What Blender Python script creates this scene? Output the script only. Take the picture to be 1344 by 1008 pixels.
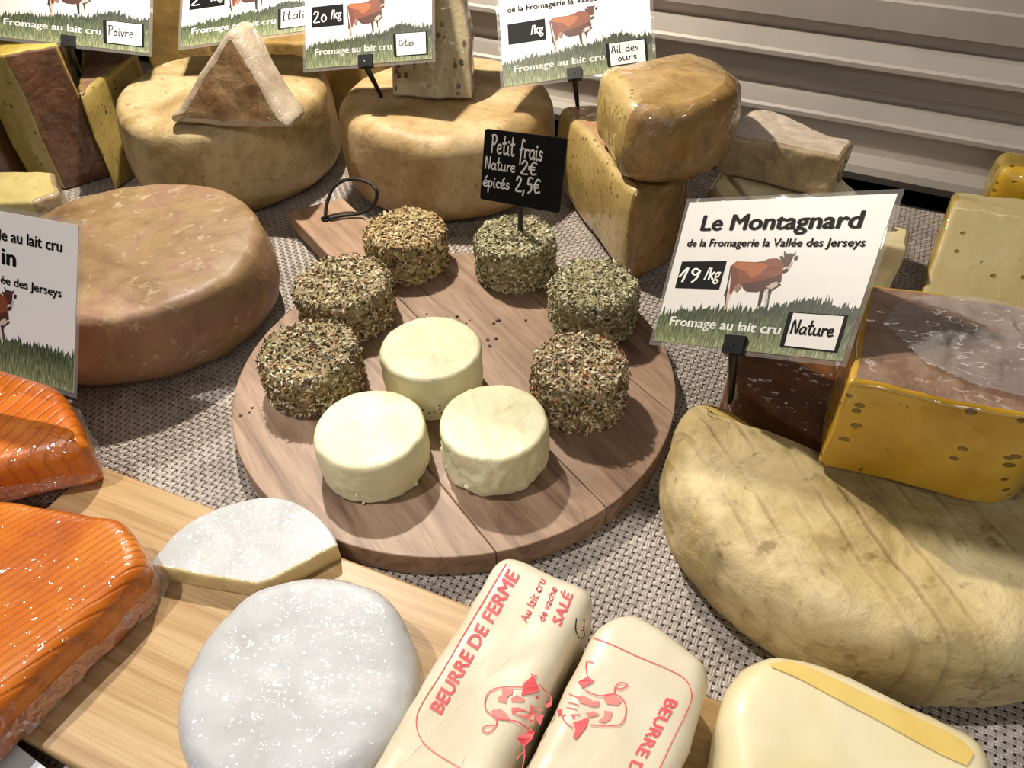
import bpy, bmesh, math, random
import numpy as np
from mathutils import Vector, Matrix
from mathutils.geometry import tessellate_polygon
from mathutils.bvhtree import BVHTree

for o in list(bpy.data.objects): bpy.data.objects.remove(o)
S = bpy.context.scene
COL = S.collection
rnd = random.Random(7)

# ------------------------------------------------------------------ camera, world, lights, exposure
FPX, PITCH, ROLL, CAMH = 1000.0, math.radians(43), math.radians(-1.3), 0.37
RM = Matrix.Rotation(math.pi/2-PITCH, 4, 'X') @ Matrix.Rotation(ROLL, 4, 'Z')
cam = bpy.data.cameras.new('camera'); camo = bpy.data.objects.new('camera', cam); COL.objects.link(camo)
cam.sensor_fit = 'HORIZONTAL'; cam.sensor_width = 36.0; cam.lens = 36.0*FPX/1344.0
cam.clip_start = 0.01; cam.clip_end = 50
camo.matrix_world = Matrix.Translation((0, 0, CAMH)) @ RM
S.camera = camo

S.view_settings.view_transform = 'Standard'
S.view_settings.look = 'None'
S.view_settings.gamma = 1.0
S.view_settings.exposure = -0.15
try: S.view_settings.use_curve_mapping = False
except Exception: pass

W = bpy.data.worlds.new('shop'); S.world = W; W.use_nodes = True
W.node_tree.nodes['Background'].inputs[0].default_value = (1.0, 0.95, 0.90, 1)
W.node_tree.nodes['Background'].inputs[1].default_value = 0.05

def lamp(name, kind, loc, to, power, colour, **kw):
    l = bpy.data.lights.new(name, kind); l.energy = power; l.color = colour
    for k, v in kw.items(): setattr(l, k, v)
    o = bpy.data.objects.new(name, l); COL.objects.link(o); o.location = loc
    d = Vector(to)-Vector(loc)
    o.rotation_euler = d.to_track_quat('-Z', 'Y').to_euler()
    return o
# shop ceiling spots, far above the customers' side, a spot inside the case and an added soft fill strip
SUN_DIR = Vector((0.40, 0.02, -1.0))
lamp('ceiling_spot_light', 'SUN', (-1, 0, 2.4), Vector((-1, 0, 2.4))+SUN_DIR, 2.2, (1.0, 0.97, 0.93), angle=math.radians(1.2))
lamp('case_spot_light', 'SPOT', (-0.20, 0.74, 0.60), (0.02, 0.46, 0.0), 30.0, (1.0, 0.91, 0.78), spot_size=math.radians(130), spot_blend=0.5, shadow_soft_size=0.012)
lamp('case_spot_light', 'SPOT', (0.36, 0.84, 0.60), (0.24, 0.58, 0.05), 9.0, (1.0, 0.91, 0.78), spot_size=math.radians(75), spot_blend=0.6, shadow_soft_size=0.012)
lamp('case_fill_light', 'AREA', (0.05, 0.62, 0.585), (0.02, 0.45, 0.0), 0.4, (1.0, 0.93, 0.84), shape='RECTANGLE', size=1.0, size_y=0.02)  # unseen strip added under the canopy for soft fill

for lx, ly in ((-.9, -1.0), (-.3, -1.3), (.35, -1.1), (1.0, -1.3)):
    lamp('shop_lamp_light', 'POINT', (lx, ly, 1.8), (0, 0, 0), 11.0, (1.0, 0.95, 0.88), shadow_soft_size=0.035)
lamp('front_fill_light', 'AREA', (0.15, -1.6, 0.95), (0.05, 0.5, 0.05), 4.5, (1.0, 0.97, 0.94), shape='RECTANGLE', size=1.6, size_y=0.9)  # broad fill added from the customers' side to brighten front faces, no actual window

# ------------------------------------------------------------------ helpers
class noise:
    """gradient noise from a fixed table, the same on every run"""
    _r = np.random.RandomState(11); _p = _r.permutation(512); _p = np.concatenate([_p, _p, _p]); _g = _r.normal(size=(512, 3)); _g /= np.linalg.norm(_g, axis=1)[:, None]
    @classmethod
    def arr(c, X, ch=0):
        X = np.asarray(X, float)+np.array([37.2, 91.7, 13.4])*ch; i = np.floor(X).astype(int); f = X-i; u = f*f*f*(f*(f*6-15)+10); out = 0
        for dx in (0, 1):
            for dy in (0, 1):
                for dz in (0, 1):
                    h = c._p[c._p[c._p[(i[:, 0]+dx) & 511]+((i[:, 1]+dy) & 511)]+((i[:, 2]+dz) & 511)] & 511
                    d = f-np.array([dx, dy, dz]); w = (u[:, 0] if dx else 1-u[:, 0])*(u[:, 1] if dy else 1-u[:, 1])*(u[:, 2] if dz else 1-u[:, 2])
                    out = out+w*np.sum(c._g[h]*d, 1)
        return out*1.3
    @classmethod
    def vec(c, X): return np.stack([c.arr(X, k) for k in range(3)], 1)
    @classmethod
    def noise(c, v): return float(c.arr([tuple(v)])[0])
    @classmethod
    def noise_vector(c, v): return Vector(c.vec([tuple(v)])[0])
    @classmethod
    def fractal(c, v, H, lac, octv):
        s = 0; a = 1; v = Vector(v)
        for _ in range(octv): s += a*c.noise(v); v = v*lac; a *= .5
        return s
AX = math.radians(-26)          # the case runs along this direction
def P(px, py, z=0.0):
    d = RM.to_3x3() @ Vector(((px-672)/FPX, (504-py)/FPX, -1)); t = (z-CAMH)/d.z
    return Vector((d.x*t, d.y*t, z))
def hexc(h, a=1.0):
    if not isinstance(h, str): return tuple(h)+((1.0,) if len(h) == 3 else ())
    c = [int(h[i:i+2], 16)/255 for i in (1, 3, 5)]
    return tuple(x/12.92 if x <= .04045 else ((x+.055)/1.055)**2.4 for x in c)+(a,)

class N:
    """small node-tree builder"""
    def __init__(s, name):
        s.m = bpy.data.materials.new(name); s.m.use_nodes = True; s.t = s.m.node_tree
        s.b = s.t.nodes['Principled BSDF']; s.out = s.t.nodes['Material Output']; s._tc = None
    def n(s, kind, **kw):
        x = s.t.nodes.new(kind)
        for k, v in kw.items(): setattr(x, k, v)
        return x
    def l(s, a, b): s.t.links.new(a, b)
    def co(s, scale=(1, 1, 1), rot=(0, 0, 0), kind='Object'):
        if s._tc is None: s._tc = s.n('ShaderNodeTexCoord')
        mp = s.n('ShaderNodeMapping'); mp.inputs['Scale'].default_value = scale; mp.inputs['Rotation'].default_value = rot
        s.l(s._tc.outputs[kind], mp.inputs['Vector']); return mp.outputs[0]
    def noise(s, scale, detail=4, rough=.55, dist=0., vec=None):
        x = s.n('ShaderNodeTexNoise'); x.inputs['Scale'].default_value = scale; x.inputs['Detail'].default_value = detail
        x.inputs['Roughness'].default_value = rough; x.inputs['Distortion'].default_value = dist
        s.l(vec or s.co(), x.inputs['Vector']); return x.outputs[0]
    def vor(s, scale, feature='F1', vec=None, out='Distance'):
        x = s.n('ShaderNodeTexVoronoi', feature=feature); x.inputs['Scale'].default_value = scale
        s.l(vec or s.co(), x.inputs['Vector']); return x.outputs[out]
    def ramp(s, fac, stops, interp='LINEAR'):
        x = s.n('ShaderNodeValToRGB'); x.color_ramp.interpolation = interp; e = x.color_ramp.elements
        while len(e) > 1: e.remove(e[-1])
        e[0].position = stops[0][0]; e[0].color = hexc(stops[0][1])
        for p, c in stops[1:]:
            q = e.new(p); q.color = hexc(c)
        s.l(fac, x.inputs[0]); return x.outputs[0]
    def mix(s, fac, a, b, blend='MIX'):
        x = s.n('ShaderNodeMix', data_type='RGBA', blend_type=blend)
        for i, v in ((0, fac), (6, a), (7, b)):
            if hasattr(v, 'is_linked') or hasattr(v, 'links'): s.l(v, x.inputs[i])
            elif i == 0: x.inputs[0].default_value = v
            else: x.inputs[i].default_value = hexc(v)
        return x.outputs[2]
    def math(s, op, a, b=0.0, c=None):
        x = s.n('ShaderNodeMath', operation=op)
        for i, v in enumerate((a, b) if c is None else (a, b, c)):
            if hasattr(v, 'links'): s.l(v, x.inputs[i])
            else: x.inputs[i].default_value = v
        return x.outputs[0]
    def bump(s, h, strength, dist=.001, prev=None):
        x = s.n('ShaderNodeBump'); x.inputs['Strength'].default_value = strength; x.inputs['Distance'].default_value = dist
        s.l(h, x.inputs['Height'])
        if prev is not None: s.l(prev, x.inputs['Normal'])
        return x.outputs[0]
    def fin(s, col, rough=.6, bump=None, coat=0., coat_rough=.08, coat_bump=None, metal=0., spec=.5, sss=0., sss_col=None):
        b = s.b
        if hasattr(col, 'links'): s.l(col, b.inputs['Base Color'])
        else: b.inputs['Base Color'].default_value = hexc(col)
        if hasattr(rough, 'links'): s.l(rough, b.inputs['Roughness'])
        else: b.inputs['Roughness'].default_value = rough
        b.inputs['Metallic'].default_value = metal; b.inputs['Specular IOR Level'].default_value = spec
        if bump is not None: s.l(bump, b.inputs['Normal'])
        if coat:
            b.inputs['Coat Weight'].default_value = coat; b.inputs['Coat Roughness'].default_value = coat_rough
            if coat_bump is not None: s.l(coat_bump, b.inputs['Coat Normal'])
        if sss:
            b.inputs['Subsurface Weight'].default_value = sss; b.inputs['Subsurface Radius'].default_value = (.006, .004, .002); b.inputs['Subsurface Scale'].default_value = 1.0
        return s.m

def plain(name, col, rough=.5, **kw): return N(name).fin(col, rough, **kw)

def crinkle(n, scale=90, strength=.9, dist=.0016):
    """the creases of cling film, for a clear coat"""
    nz = n.n('ShaderNodeTexNoise'); nz.inputs['Scale'].default_value = scale*.7; n.l(n.co(), nz.inputs['Vector'])
    x = n.n('ShaderNodeTexVoronoi', feature='F1'); x.inputs['Scale'].default_value = scale*1.1
    n.l(n.mix(.03, n.co(), nz.outputs[1]), x.inputs['Vector'])
    return n.bump(x.outputs['Distance'], min(1.0, strength), .11/scale)

def rind(name, cols, scale=22, bump=.5, rough=.62, wrap=False, spot=None, spotscale=160, ridges=None, film=(90, .9, .0016), sss=0.):
    n = N(name)
    f = n.noise(scale, 8, .62, .6)
    st = [(.30+.40*i/(len(cols)-1), c) for i, c in enumerate(cols)]
    c = n.ramp(f, st)
    f2 = n.noise(scale*6, 6, .7)
    c = n.mix(.55, c, n.ramp(f2, [(.3, (.45, .42, .38)), (.5, (.85, .84, .82)), (.72, (1, 1, 1))]), 'MULTIPLY')
    if spot:
        sp = n.ramp(n.noise(spotscale, 3, .6, .4), [(.60, (0, 0, 0)), (.70, (1, 1, 1))])
        c = n.mix(n.math('MULTIPLY', sp, .75), c, spot)
    h = n.math('ADD', n.math('MULTIPLY', n.noise(scale*2.2, 6, .6, .8), 1.0), n.math('MULTIPLY', n.vor(scale*5, 'SMOOTH_F1'), .35))
    b = n.bump(h, bump, .003)
    b = n.bump(n.noise(scale*18, 4, .7), bump*.8, .0006, b)
    if ridges:
        w = n.n('ShaderNodeTexWave'); w.wave_type = 'BANDS'; w.bands_direction = 'X'
        w.inputs['Scale'].default_value = ridges[1]; w.inputs['Distortion'].default_value = 1.2; w.inputs['Detail'].default_value = 2; w.inputs['Detail Scale'].default_value = 1.5
        n.l(n.co(rot=(0, 0, ridges[0])), w.inputs['Vector'])
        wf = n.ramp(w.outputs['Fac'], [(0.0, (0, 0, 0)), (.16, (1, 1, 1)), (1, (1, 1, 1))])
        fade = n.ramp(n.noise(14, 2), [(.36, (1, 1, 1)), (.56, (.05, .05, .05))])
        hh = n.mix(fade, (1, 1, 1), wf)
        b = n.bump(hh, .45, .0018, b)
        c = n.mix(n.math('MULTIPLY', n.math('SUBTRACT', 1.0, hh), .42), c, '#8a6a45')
    kw = dict(coat=1.0, coat_rough=.09, coat_bump=crinkle(n, *film)) if wrap else {}
    return n.fin(c, rough, b, sss=sss, **kw)

def paste(name, cols, scale=14, dots=None, dotscale=150, dotcut=.16, holes=None, rough=.5, wrap=False, bump=.25, sss=.0, film=(70, .7, .0014)):
    n = N(name)
    c = n.ramp(n.noise(scale, 5, .55, .5), [(.3+.4*i/(len(cols)-1), k) for i, k in enumerate(cols)])
    b = n.bump(n.noise(scale*5, 5, .6, .8), bump, .0025)
    b = n.bump(n.noise(scale*28, 3, .6), bump*.7, .0005, b)
    if dots:
        v = n.vor(dotscale, 'F1', n.co(scale=(1, 1, .8)))
        pick = n.noise(dotscale*.45, 2)
        d = n.math('MULTIPLY', n.ramp(v, [(dotcut, (1, 1, 1)), (dotcut+.10, (0, 0, 0))]), n.ramp(pick, [(.5, (0, 0, 0)), (.56, (1, 1, 1))]))
        c = n.mix(d, c, dots)
    if holes:
        v = n.vor(holes[1], 'F1', n.co(scale=(1, 1, 1.7)))
        pick = n.noise(holes[1]*.8, 1)
        d = n.math('MULTIPLY', n.ramp(v, [(holes[2], (1, 1, 1)), (holes[2]+.05, (0, 0, 0))]), n.ramp(pick, [(.5, (0, 0, 0)), (.53, (1, 1, 1))]))
        c = n.mix(d, c, holes[0])
        b = n.bump(n.math('SUBTRACT', 1.0, d), .8, .003, b)
    kw = dict(coat=1.0, coat_rough=.09, coat_bump=crinkle(n, *film)) if wrap else {}
    return n.fin(c, rough, b, sss=sss, **kw)

def film_mat(name, tint=(1, 1, 1), glossy=.20, haze=.06, scale=110):
    n = N(name)
    tr = n.n('ShaderNodeBsdfTransparent'); tr.inputs[0].default_value = tint+(1,)
    gl = n.n('ShaderNodeBsdfGlossy'); gl.inputs['Roughness'].default_value = .09
    df = n.n('ShaderNodeBsdfDiffuse'); df.inputs[0].default_value = (.85, .82, .80, 1)
    bb = crinkle(n, scale, 1.0, .002); n.l(bb, gl.inputs['Normal'])
    m1 = n.n('ShaderNodeMixShader'); m1.inputs[0].default_value = glossy; n.l(tr.outputs[0], m1.inputs[1]); n.l(gl.outputs[0], m1.inputs[2])
    m2 = n.n('ShaderNodeMixShader'); m2.inputs[0].default_value = haze; n.l(m1.outputs[0], m2.inputs[1]); n.l(df.outputs[0], m2.inputs[2])
    n.l(m2.outputs[0], n.out.inputs[0]); n.t.nodes.remove(n.b)
    return n.m

# ------------------------------------------------------------------ objects
def tag(o, label=None, cat=None, group=None, kind=None):
    if label: o['label'] = label
    if cat: o['category'] = cat
    if group: o['group'] = group
    if kind: o['kind'] = kind
    return o
def mesh_obj(name, verts, faces, mat, parent=None, smooth=True, mats_idx=None):
    me = bpy.data.meshes.new(name); me.from_pydata([tuple(v) for v in verts], [], faces); me.update()
    for m in (mat if isinstance(mat, (list, tuple)) else [mat]): me.materials.append(m)
    if mats_idx is not None: me.polygons.foreach_set('material_index', mats_idx)
    if smooth: me.polygons.foreach_set('use_smooth', [True]*len(me.polygons))
    o = bpy.data.objects.new(name, me); COL.objects.link(o)
    if parent: o.parent = parent
    return o
def thing(name, label, cat, loc=(0, 0, 0), rz=0., group=None, rot=None):
    o = bpy.data.objects.new(name, None); COL.objects.link(o); o.empty_display_size = .01
    o.location = loc; o.rotation_euler = rot if rot else (0, 0, rz)
    return tag(o, label, cat, group)
def mw(o): return Matrix.LocRotScale(o.location, o.rotation_euler, None)
def to_local(o, pts):
    i = mw(o).inverted(); return [i @ Vector(p) for p in pts]

def outline(corners, step=.004):
    """corners: (x, y, radius, tag of the edge that starts there); returns dense points and tags"""
    c = corners; n = len(c); pts = []; tg = []
    def V(i): return Vector(c[i % n][:2])
    cut = []
    for i in range(n):
        a, b, d = V(i-1), V(i), V(i+1); r = c[i][2]
        if r <= 0: cut.append((b, b)); continue
        r1 = min(r, (a-b).length*.48); r2 = min(r, (d-b).length*.48)
        cut.append((b+(a-b).normalized()*r1, b+(d-b).normalized()*r2))
    for i in range(n):
        s, e = cut[i]
        prev_t = c[(i-1) % n][3]; t = c[i][3]
        if (e-s).length > 1e-9:
            b = V(i)
            for k in range(8):
                u = k/8; p = s*(1-u)**2+b*2*u*(1-u)+e*u*u
                pts.append(p); tg.append(prev_t if u < .5 else t)
        q = cut[(i+1) % n][0]; L = (q-e).length; m = max(1, round(L/step))
        for k in range(m): pts.append(e.lerp(q, k/m)); tg.append(t)
    return pts, tg
def circle(r, n=140, cx=0, cy=0, tg='side', a0=0):
    return [Vector((cx+r*math.cos(a0+2*math.pi*i/n), cy+r*math.sin(a0+2*math.pi*i/n))) for i in range(n)], [tg]*n

def prism(pt, z0, z1, rt=.004, rb=.004, bulge=0., side=7, cap=6, arc=5, center=None, dome=0., taper=0.):
    pts, tg = pt
    keep = [i for i in range(len(pts)) if (Vector(pts[i])-Vector(pts[i-1])).length > .0005]
    pts = [pts[i] for i in keep]; tg = [tg[i] for i in keep]; n = len(pts)
    A = np.array([tuple(p) for p in pts]);
    area = .5*np.sum(A[:, 0]*np.roll(A[:, 1], -1)-A[:, 1]*np.roll(A[:, 0], -1))
    if area < 0: A = A[::-1].copy(); tg = (tg[::-1][1:]+tg[::-1][:1])
    d = np.roll(A, -1, 0)-np.roll(A, 1, 0); nn = np.c_[d[:, 1], -d[:, 0]]; nn /= np.linalg.norm(nn, axis=1)[:, None]+1e-12
    for _ in range(2): nn = nn*.5+.25*(np.roll(nn, 1, 0)+np.roll(nn, -1, 0)); nn /= np.linalg.norm(nn, axis=1)[:, None]+1e-12
    c = A.mean(0) if center is None else np.array(center)
    lay = []
    for k in range(arc+1):
        th = k/arc*math.pi/2; lay.append((rb*(1-math.sin(th)), z0+rb*(1-math.cos(th))))
    for k in range(1, side): lay.append((0, z0+rb+(z1-rt-z0-rb)*k/side))
    for k in range(arc+1):
        th = k/arc*math.pi/2; lay.append((rt*(1-math.cos(th)), z1-rt*(1-math.sin(th))))
    V = []; rows = []
    for ins, z in lay:
        t = (z-z0)/(z1-z0); off = -ins+bulge*math.sin(math.pi*min(max(t, 0), 1))-taper*t
        ring = A+nn*off; rows.append(len(V)); V += [(x, y, z) for x, y in ring]
    top = A+nn*(-rt-taper)
    for k in range(1, cap):
        s = 1-k/cap; ring = c+(top-c)*s; rows.append(len(V)); V += [(x, y, z1+dome*(1-s*s)) for x, y in ring]
    V.append((c[0], c[1], z1+dome)); ci = len(V)-1
    F = []; T = []
    F.append(tuple(reversed(range(n)))); T.append('bottom')
    for r in range(len(rows)-1):
        a, b = rows[r], rows[r+1]; istop = r >= len(lay)-1
        for i in range(n):
            j = (i+1) % n; F.append((a+i, a+j, b+j, b+i)); T.append('top' if istop else tg[i])
    a = rows[-1]
    for i in range(n): F.append((a+i, a+(i+1) % n, ci)); T.append('top')
    return V, F, T
def disp(V, amp, freq, seed=0.):
    A = np.array([tuple(v) for v in V]); A = A+noise.vec(A*freq+np.array([7.3, 3.1, 5.7])*seed)*amp
    return [Vector(v) for v in A]
def rough_up(V, specs, seed=0.):
    for k, (amp, freq) in enumerate(specs): V = disp(V, amp, freq, seed+k*1.7)
    return V
def split(V, F, T, groups, parent):
    """groups: list of (part name, tags, material)"""
    out = []
    for name, tags, mat in groups:
        fs = [f for f, t in zip(F, T) if t in tags]; ids = sorted({i for f in fs for i in f}); mp = {k: i for i, k in enumerate(ids)}
        out.append(mesh_obj(name, [V[i] for i in ids], [tuple(mp[i] for i in f) for f in fs], mat, parent))
    return out
def tube(pts, r, sides=8, closed=False):
    pts = [Vector(p) for p in pts]; V = []; F = []; n = len(pts); rr = r if isinstance(r, (list, tuple)) else [r]*n
    up = Vector((0.31, .22, .92)).normalized()
    for i, p in enumerate(pts):
        t = (pts[min(i+1, n-1)]-pts[max(i-1, 0)]).normalized()
        if abs(t.dot(up)) > .97: u = t.cross(Vector((1, 0, 0))).normalized()
        else: u = t.cross(up).normalized()
        w = t.cross(u)
        for k in range(sides):
            a = 2*math.pi*k/sides; V.append(p+(u*math.cos(a)+w*math.sin(a))*rr[i])
    for i in range(n-1):
        for k in range(sides):
            F.append((i*sides+k, i*sides+(k+1) % sides, (i+1)*sides+(k+1) % sides, (i+1)*sides+k))
    F.append(tuple(reversed(range(sides)))); F.append(tuple(range((n-1)*sides, n*sides)))
    return V, F
def smooth_path(pts, k=6):
    if len(pts) < 3: return [Vector(p) for p in pts]
    P_ = [Vector(p) for p in pts]; out = []
    for i in range(len(P_)-1):
        a, b, c, d = P_[max(i-1, 0)], P_[i], P_[i+1], P_[min(i+2, len(P_)-1)]
        for j in range(k):
            t = j/k; out.append(.5*((2*b)+(c-a)*t+(2*a-5*b+4*c-d)*t*t+(3*b-a-3*c+d)*t**3))
    out.append(P_[-1]); return out
def join(parts):
    V = []; F = []
    for v, f in parts:
        o = len(V); V += [Vector(x) for x in v]; F += [tuple(i+o for i in q) for q in f]
    return V, F
def box(cx, cy, cz, sx, sy, sz):
    V = [Vector((cx+a*sx/2, cy+b*sy/2, cz+c*sz/2)) for c in (-1, 1) for b in (-1, 1) for a in (-1, 1)]
    return V, [(0, 2, 3, 1), (4, 5, 7, 6), (0, 1, 5, 4), (2, 6, 7, 3), (0, 4, 6, 2), (1, 3, 7, 5)]

# ------------------------------------------------------------------ lettering (2D meshes)
def text2d(body, bold=.0, spacing=1.0):
    cu = bpy.data.curves.new('t', 'FONT'); cu.body = body; cu.size = 1.0; cu.space_character = spacing
    cu.resolution_u = 3; cu.fill_mode = 'FRONT'
    ob = bpy.data.objects.new('t', cu); COL.objects.link(ob)
    dg = bpy.context.evaluated_depsgraph_get(); me = bpy.data.meshes.new_from_object(ob.evaluated_get(dg))
    V0 = [(v.co.x, v.co.y) for v in me.vertices]; F0 = [tuple(p.vertices) for p in me.polygons]
    bpy.data.objects.remove(ob); bpy.data.curves.remove(cu); bpy.data.meshes.remove(me)
    V = []; F = []
    for dx, dy in ([(-bold, 0), (bold, 0), (0, bold*.6), (0, -bold*.6)] if bold else [(0, 0)]):
        o = len(V); V += [(x+dx, y+dy) for x, y in V0]; F += [tuple(i+o for i in q) for q in F0]
    x0 = min(v[0] for v in V); x1 = max(v[0] for v in V)
    return [((x-x0)/(x1-x0), y/.73) for x, y in V], F          # x in 0..1, cap height = 1
SF = {'a': (.5, [[(.42, .45), (.2, .5), (.03, .25), (.15, 0), (.35, .12), (.42, .45)], [(.42, .45), (.4, .1), (.5, 0)]]),
 't': (.38, [[(.15, 1), (.13, .2), (.22, 0), (.35, .08)], [(0, .6), (.32, .65)]]),
 'u': (.5, [[(.02, .5), (.03, .15), (.15, 0), (.33, .12), (.38, .5)], [(.38, .5), (.38, .1), (.48, 0)]]),
 'r': (.36, [[(.05, .5), (.06, 0)], [(.06, .3), (.2, .48), (.35, .45)]]),
 'e': (.4, [[(.03, .25), (.3, .3), (.28, .5), (.08, .45), (.03, .15), (.18, 0), (.38, .08)]]),
 'é': (.4, [[(.03, .25), (.3, .3), (.28, .5), (.08, .45), (.03, .15), (.18, 0), (.38, .08)], [(.14, .66), (.3, .88)]]),
 'P': (.46, [[(.05, 0), (.08, 1)], [(0, .95), (.3, 1), (.42, .75), (.25, .5), (.08, .5)]]),
 'o': (.42, [[(.2, .5), (.03, .27), (.15, 0), (.34, .2), (.2, .5)]]),
 'O': (.6, [[(.3, 1), (.03, .55), (.25, 0), (.55, .45), (.3, 1)]]),
 'i': (.2, [[(.05, .5), (.06, .08), (.16, 0)], [(.07, .7), (.09, .76)]]),
 'v': (.36, [[(0, .5), (.15, 0), (.33, .5)]]),
 's': (.34, [[(.3, .45), (.12, .5), (.08, .32), (.28, .2), (.22, .02), (.02, .04)]]),
 'I': (.3, [[(.1, 0), (.12, 1)], [(0, 1), (.25, 1)], [(0, 0), (.22, 0)]]),
 'l': (.2, [[(.05, 1), (.05, .1), (.15, 0)]]),
 'n': (.46, [[(.03, .5), (.04, 0)], [(.04, .3), (.2, .5), (.32, .35), (.32, .06), (.42, 0)]]),
 'A': (.5, [[(0, 0), (.22, 1), (.42, 0)], [(.08, .38), (.36, .38)]]),
 'd': (.48, [[(.35, .4), (.15, .5), (.02, .25), (.15, 0), (.35, .15)], [(.38, 1), (.36, .1), (.45, 0)]]),
 '1': (.34, [[(-.06, .35), (.22, 1), (.12, 0)]]),
 '9': (.42, [[(.35, .8), (.15, .95), (.05, .7), (.2, .5), (.36, .75)], [(.36, .8), (.3, .3), (.15, 0)]]),
 '2': (.46, [[(.03, .75), (.15, 1), (.33, .85), (.25, .5), (.02, .02), (.4, 0)]]),
 '0': (.46, [[(.2, .7), (.03, .35), (.15, 0), (.36, .3), (.2, .7)]]),
 '5': (.42, [[(.36, 1), (.1, 1), (.06, .55), (.26, .6), (.32, .2), (.12, -.05)]]),
 ',': (.22, [[(.08, .1), (.03, -.25)]]),
 '€': (.52, [[(.42, .88), (.22, .95), (.06, .5), (.18, .05), (.44, .12)], [(-.05, .58), (.32, .58)], [(-.05, .4), (.3, .4)]]),
 'p': (.42, [[(.05, .5), (.03, -.45)], [(.05, .4), (.22, .52), (.34, .28), (.2, 0), (.05, .1)]]),
 'c': (.36, [[(.32, .42), (.15, .5), (.03, .25), (.15, 0), (.35, .08)]]),
 'f': (.36, [[(.36, .9), (.22, 1), (.15, .6), (.1, -.4)], [(.02, .42), (.32, .5)]]),
 'N': (.54, [[(.02, 0), (.06, 1), (.4, 0), (.46, 1)]]), ' ': (.32, [])}
def ribbon(path, w):
    p = [Vector(q) for q in path]; V = []; F = []; n = len(p)
    for i in range(n):
        t = (p[min(i+1, n-1)]-p[max(i-1, 0)])
        t = t.normalized() if t.length > 1e-9 else Vector((1, 0))
        nn = Vector((-t.y, t.x))*w/2
        e = t*(w*.35)*(-1 if i == 0 else 1 if i == n-1 else 0)
        V += [tuple(p[i]+nn+e), tuple(p[i]-nn+e)]
    for i in range(n-1): F.append((2*i, 2*i+1, 2*i+3, 2*i+2))
    return V, F
def script2d(text, w=.09, aspect=1.0):
    """hand lettering: ribbons, x 0..1 over the whole word, cap height = 1"""
    x = 0; V = []; F = []; tot = sum(SF[c][0]+.06 for c in text)
    for ch in text:
        adv, strokes = SF[ch]
        for s in strokes:
            v, f = ribbon([Vector((q[0]+x, q[1])) for q in smooth_path([(a, b, 0) for a, b in s], 5)], w)
            o = len(V); V += v; F += [tuple(i+o for i in q) for q in f]
        x += adv+.06
    return [(a/tot, b) for a, b in V], F, tot
def poly2d(pts):
    tris = tessellate_polygon([[Vector((a, b, 0)) for a, b in pts]])
    return [tuple(p) for p in pts], [tuple(t) for t in tris]
def rect2d(u0, v0, u1, v1): return [(u0, v0), (u1, v0), (u1, v1), (u0, v1)], [(0, 1, 2, 3)]
def join2d(parts):
    V = []; F = []
    for v, f in parts:
        o = len(V); V += list(v); F += [tuple(i+o for i in q) for q in f]
    return V, F

# ------------------------------------------------------------------ materials
mt = {}
mt['dark'] = plain('dark_shelf', (.004, .0035, .003), .6)
def steel(name, col, rough, stretch=(1, 1, 1)):
    n = N(name); f = n.noise(60, 4, .6, vec=n.co(scale=stretch))
    r = n.ramp(f, [(.3, (rough-.06,)*3), (.7, (rough+.08,)*3)])
    return n.fin(n.ramp(n.noise(9, 3), [(.3, tuple(c*.85 for c in hexc(col)[:3])), (.7, hexc(col)[:3])]), r, metal=.35, bump=n.bump(f, .05, .0004))
mt['steel'] = steel('brushed_aluminium', '#c4bbb2', .42, (1, 30, 30))
mt['sheet'] = steel('shelf_sheet_metal', '#8f8a84', .35)
mt['backing'] = plain('mat_backing', (.02, .017, .015), .35)
mt['ledge'] = plain('white_enamel', '#dfe6ec', .25, coat=.4)
mt['black_plastic'] = plain('black_plastic', (.008, .008, .009), .38)
mt['slate'] = N('black_slate'); mt['slate'] = mt['slate'].fin((.004, .004, .0045), .65, spec=.2)
mt['chalk'] = plain('white_chalk_ink', '#eceae6', .7)
mt['ink'] = plain('black_ink', (.004, .004, .005), .6, spec=.15)
mt['paper'] = plain('white_card', '#e2dedb', .45, coat=.6, coat_rough=.12)
mt['lam'] = film_mat('laminate_edge', (.93, .93, .92), .12, .14, 30)
mt['film'] = film_mat('cling_film')
mt['film_heavy'] = film_mat('crumpled_film', (.97, .95, .95), .14, .20, 70)
mt['red_ink'] = plain('red_print', '#e4575c', .55)
mt['red_pale'] = plain('pale_red_print', '#ea8078', .55)

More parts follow.
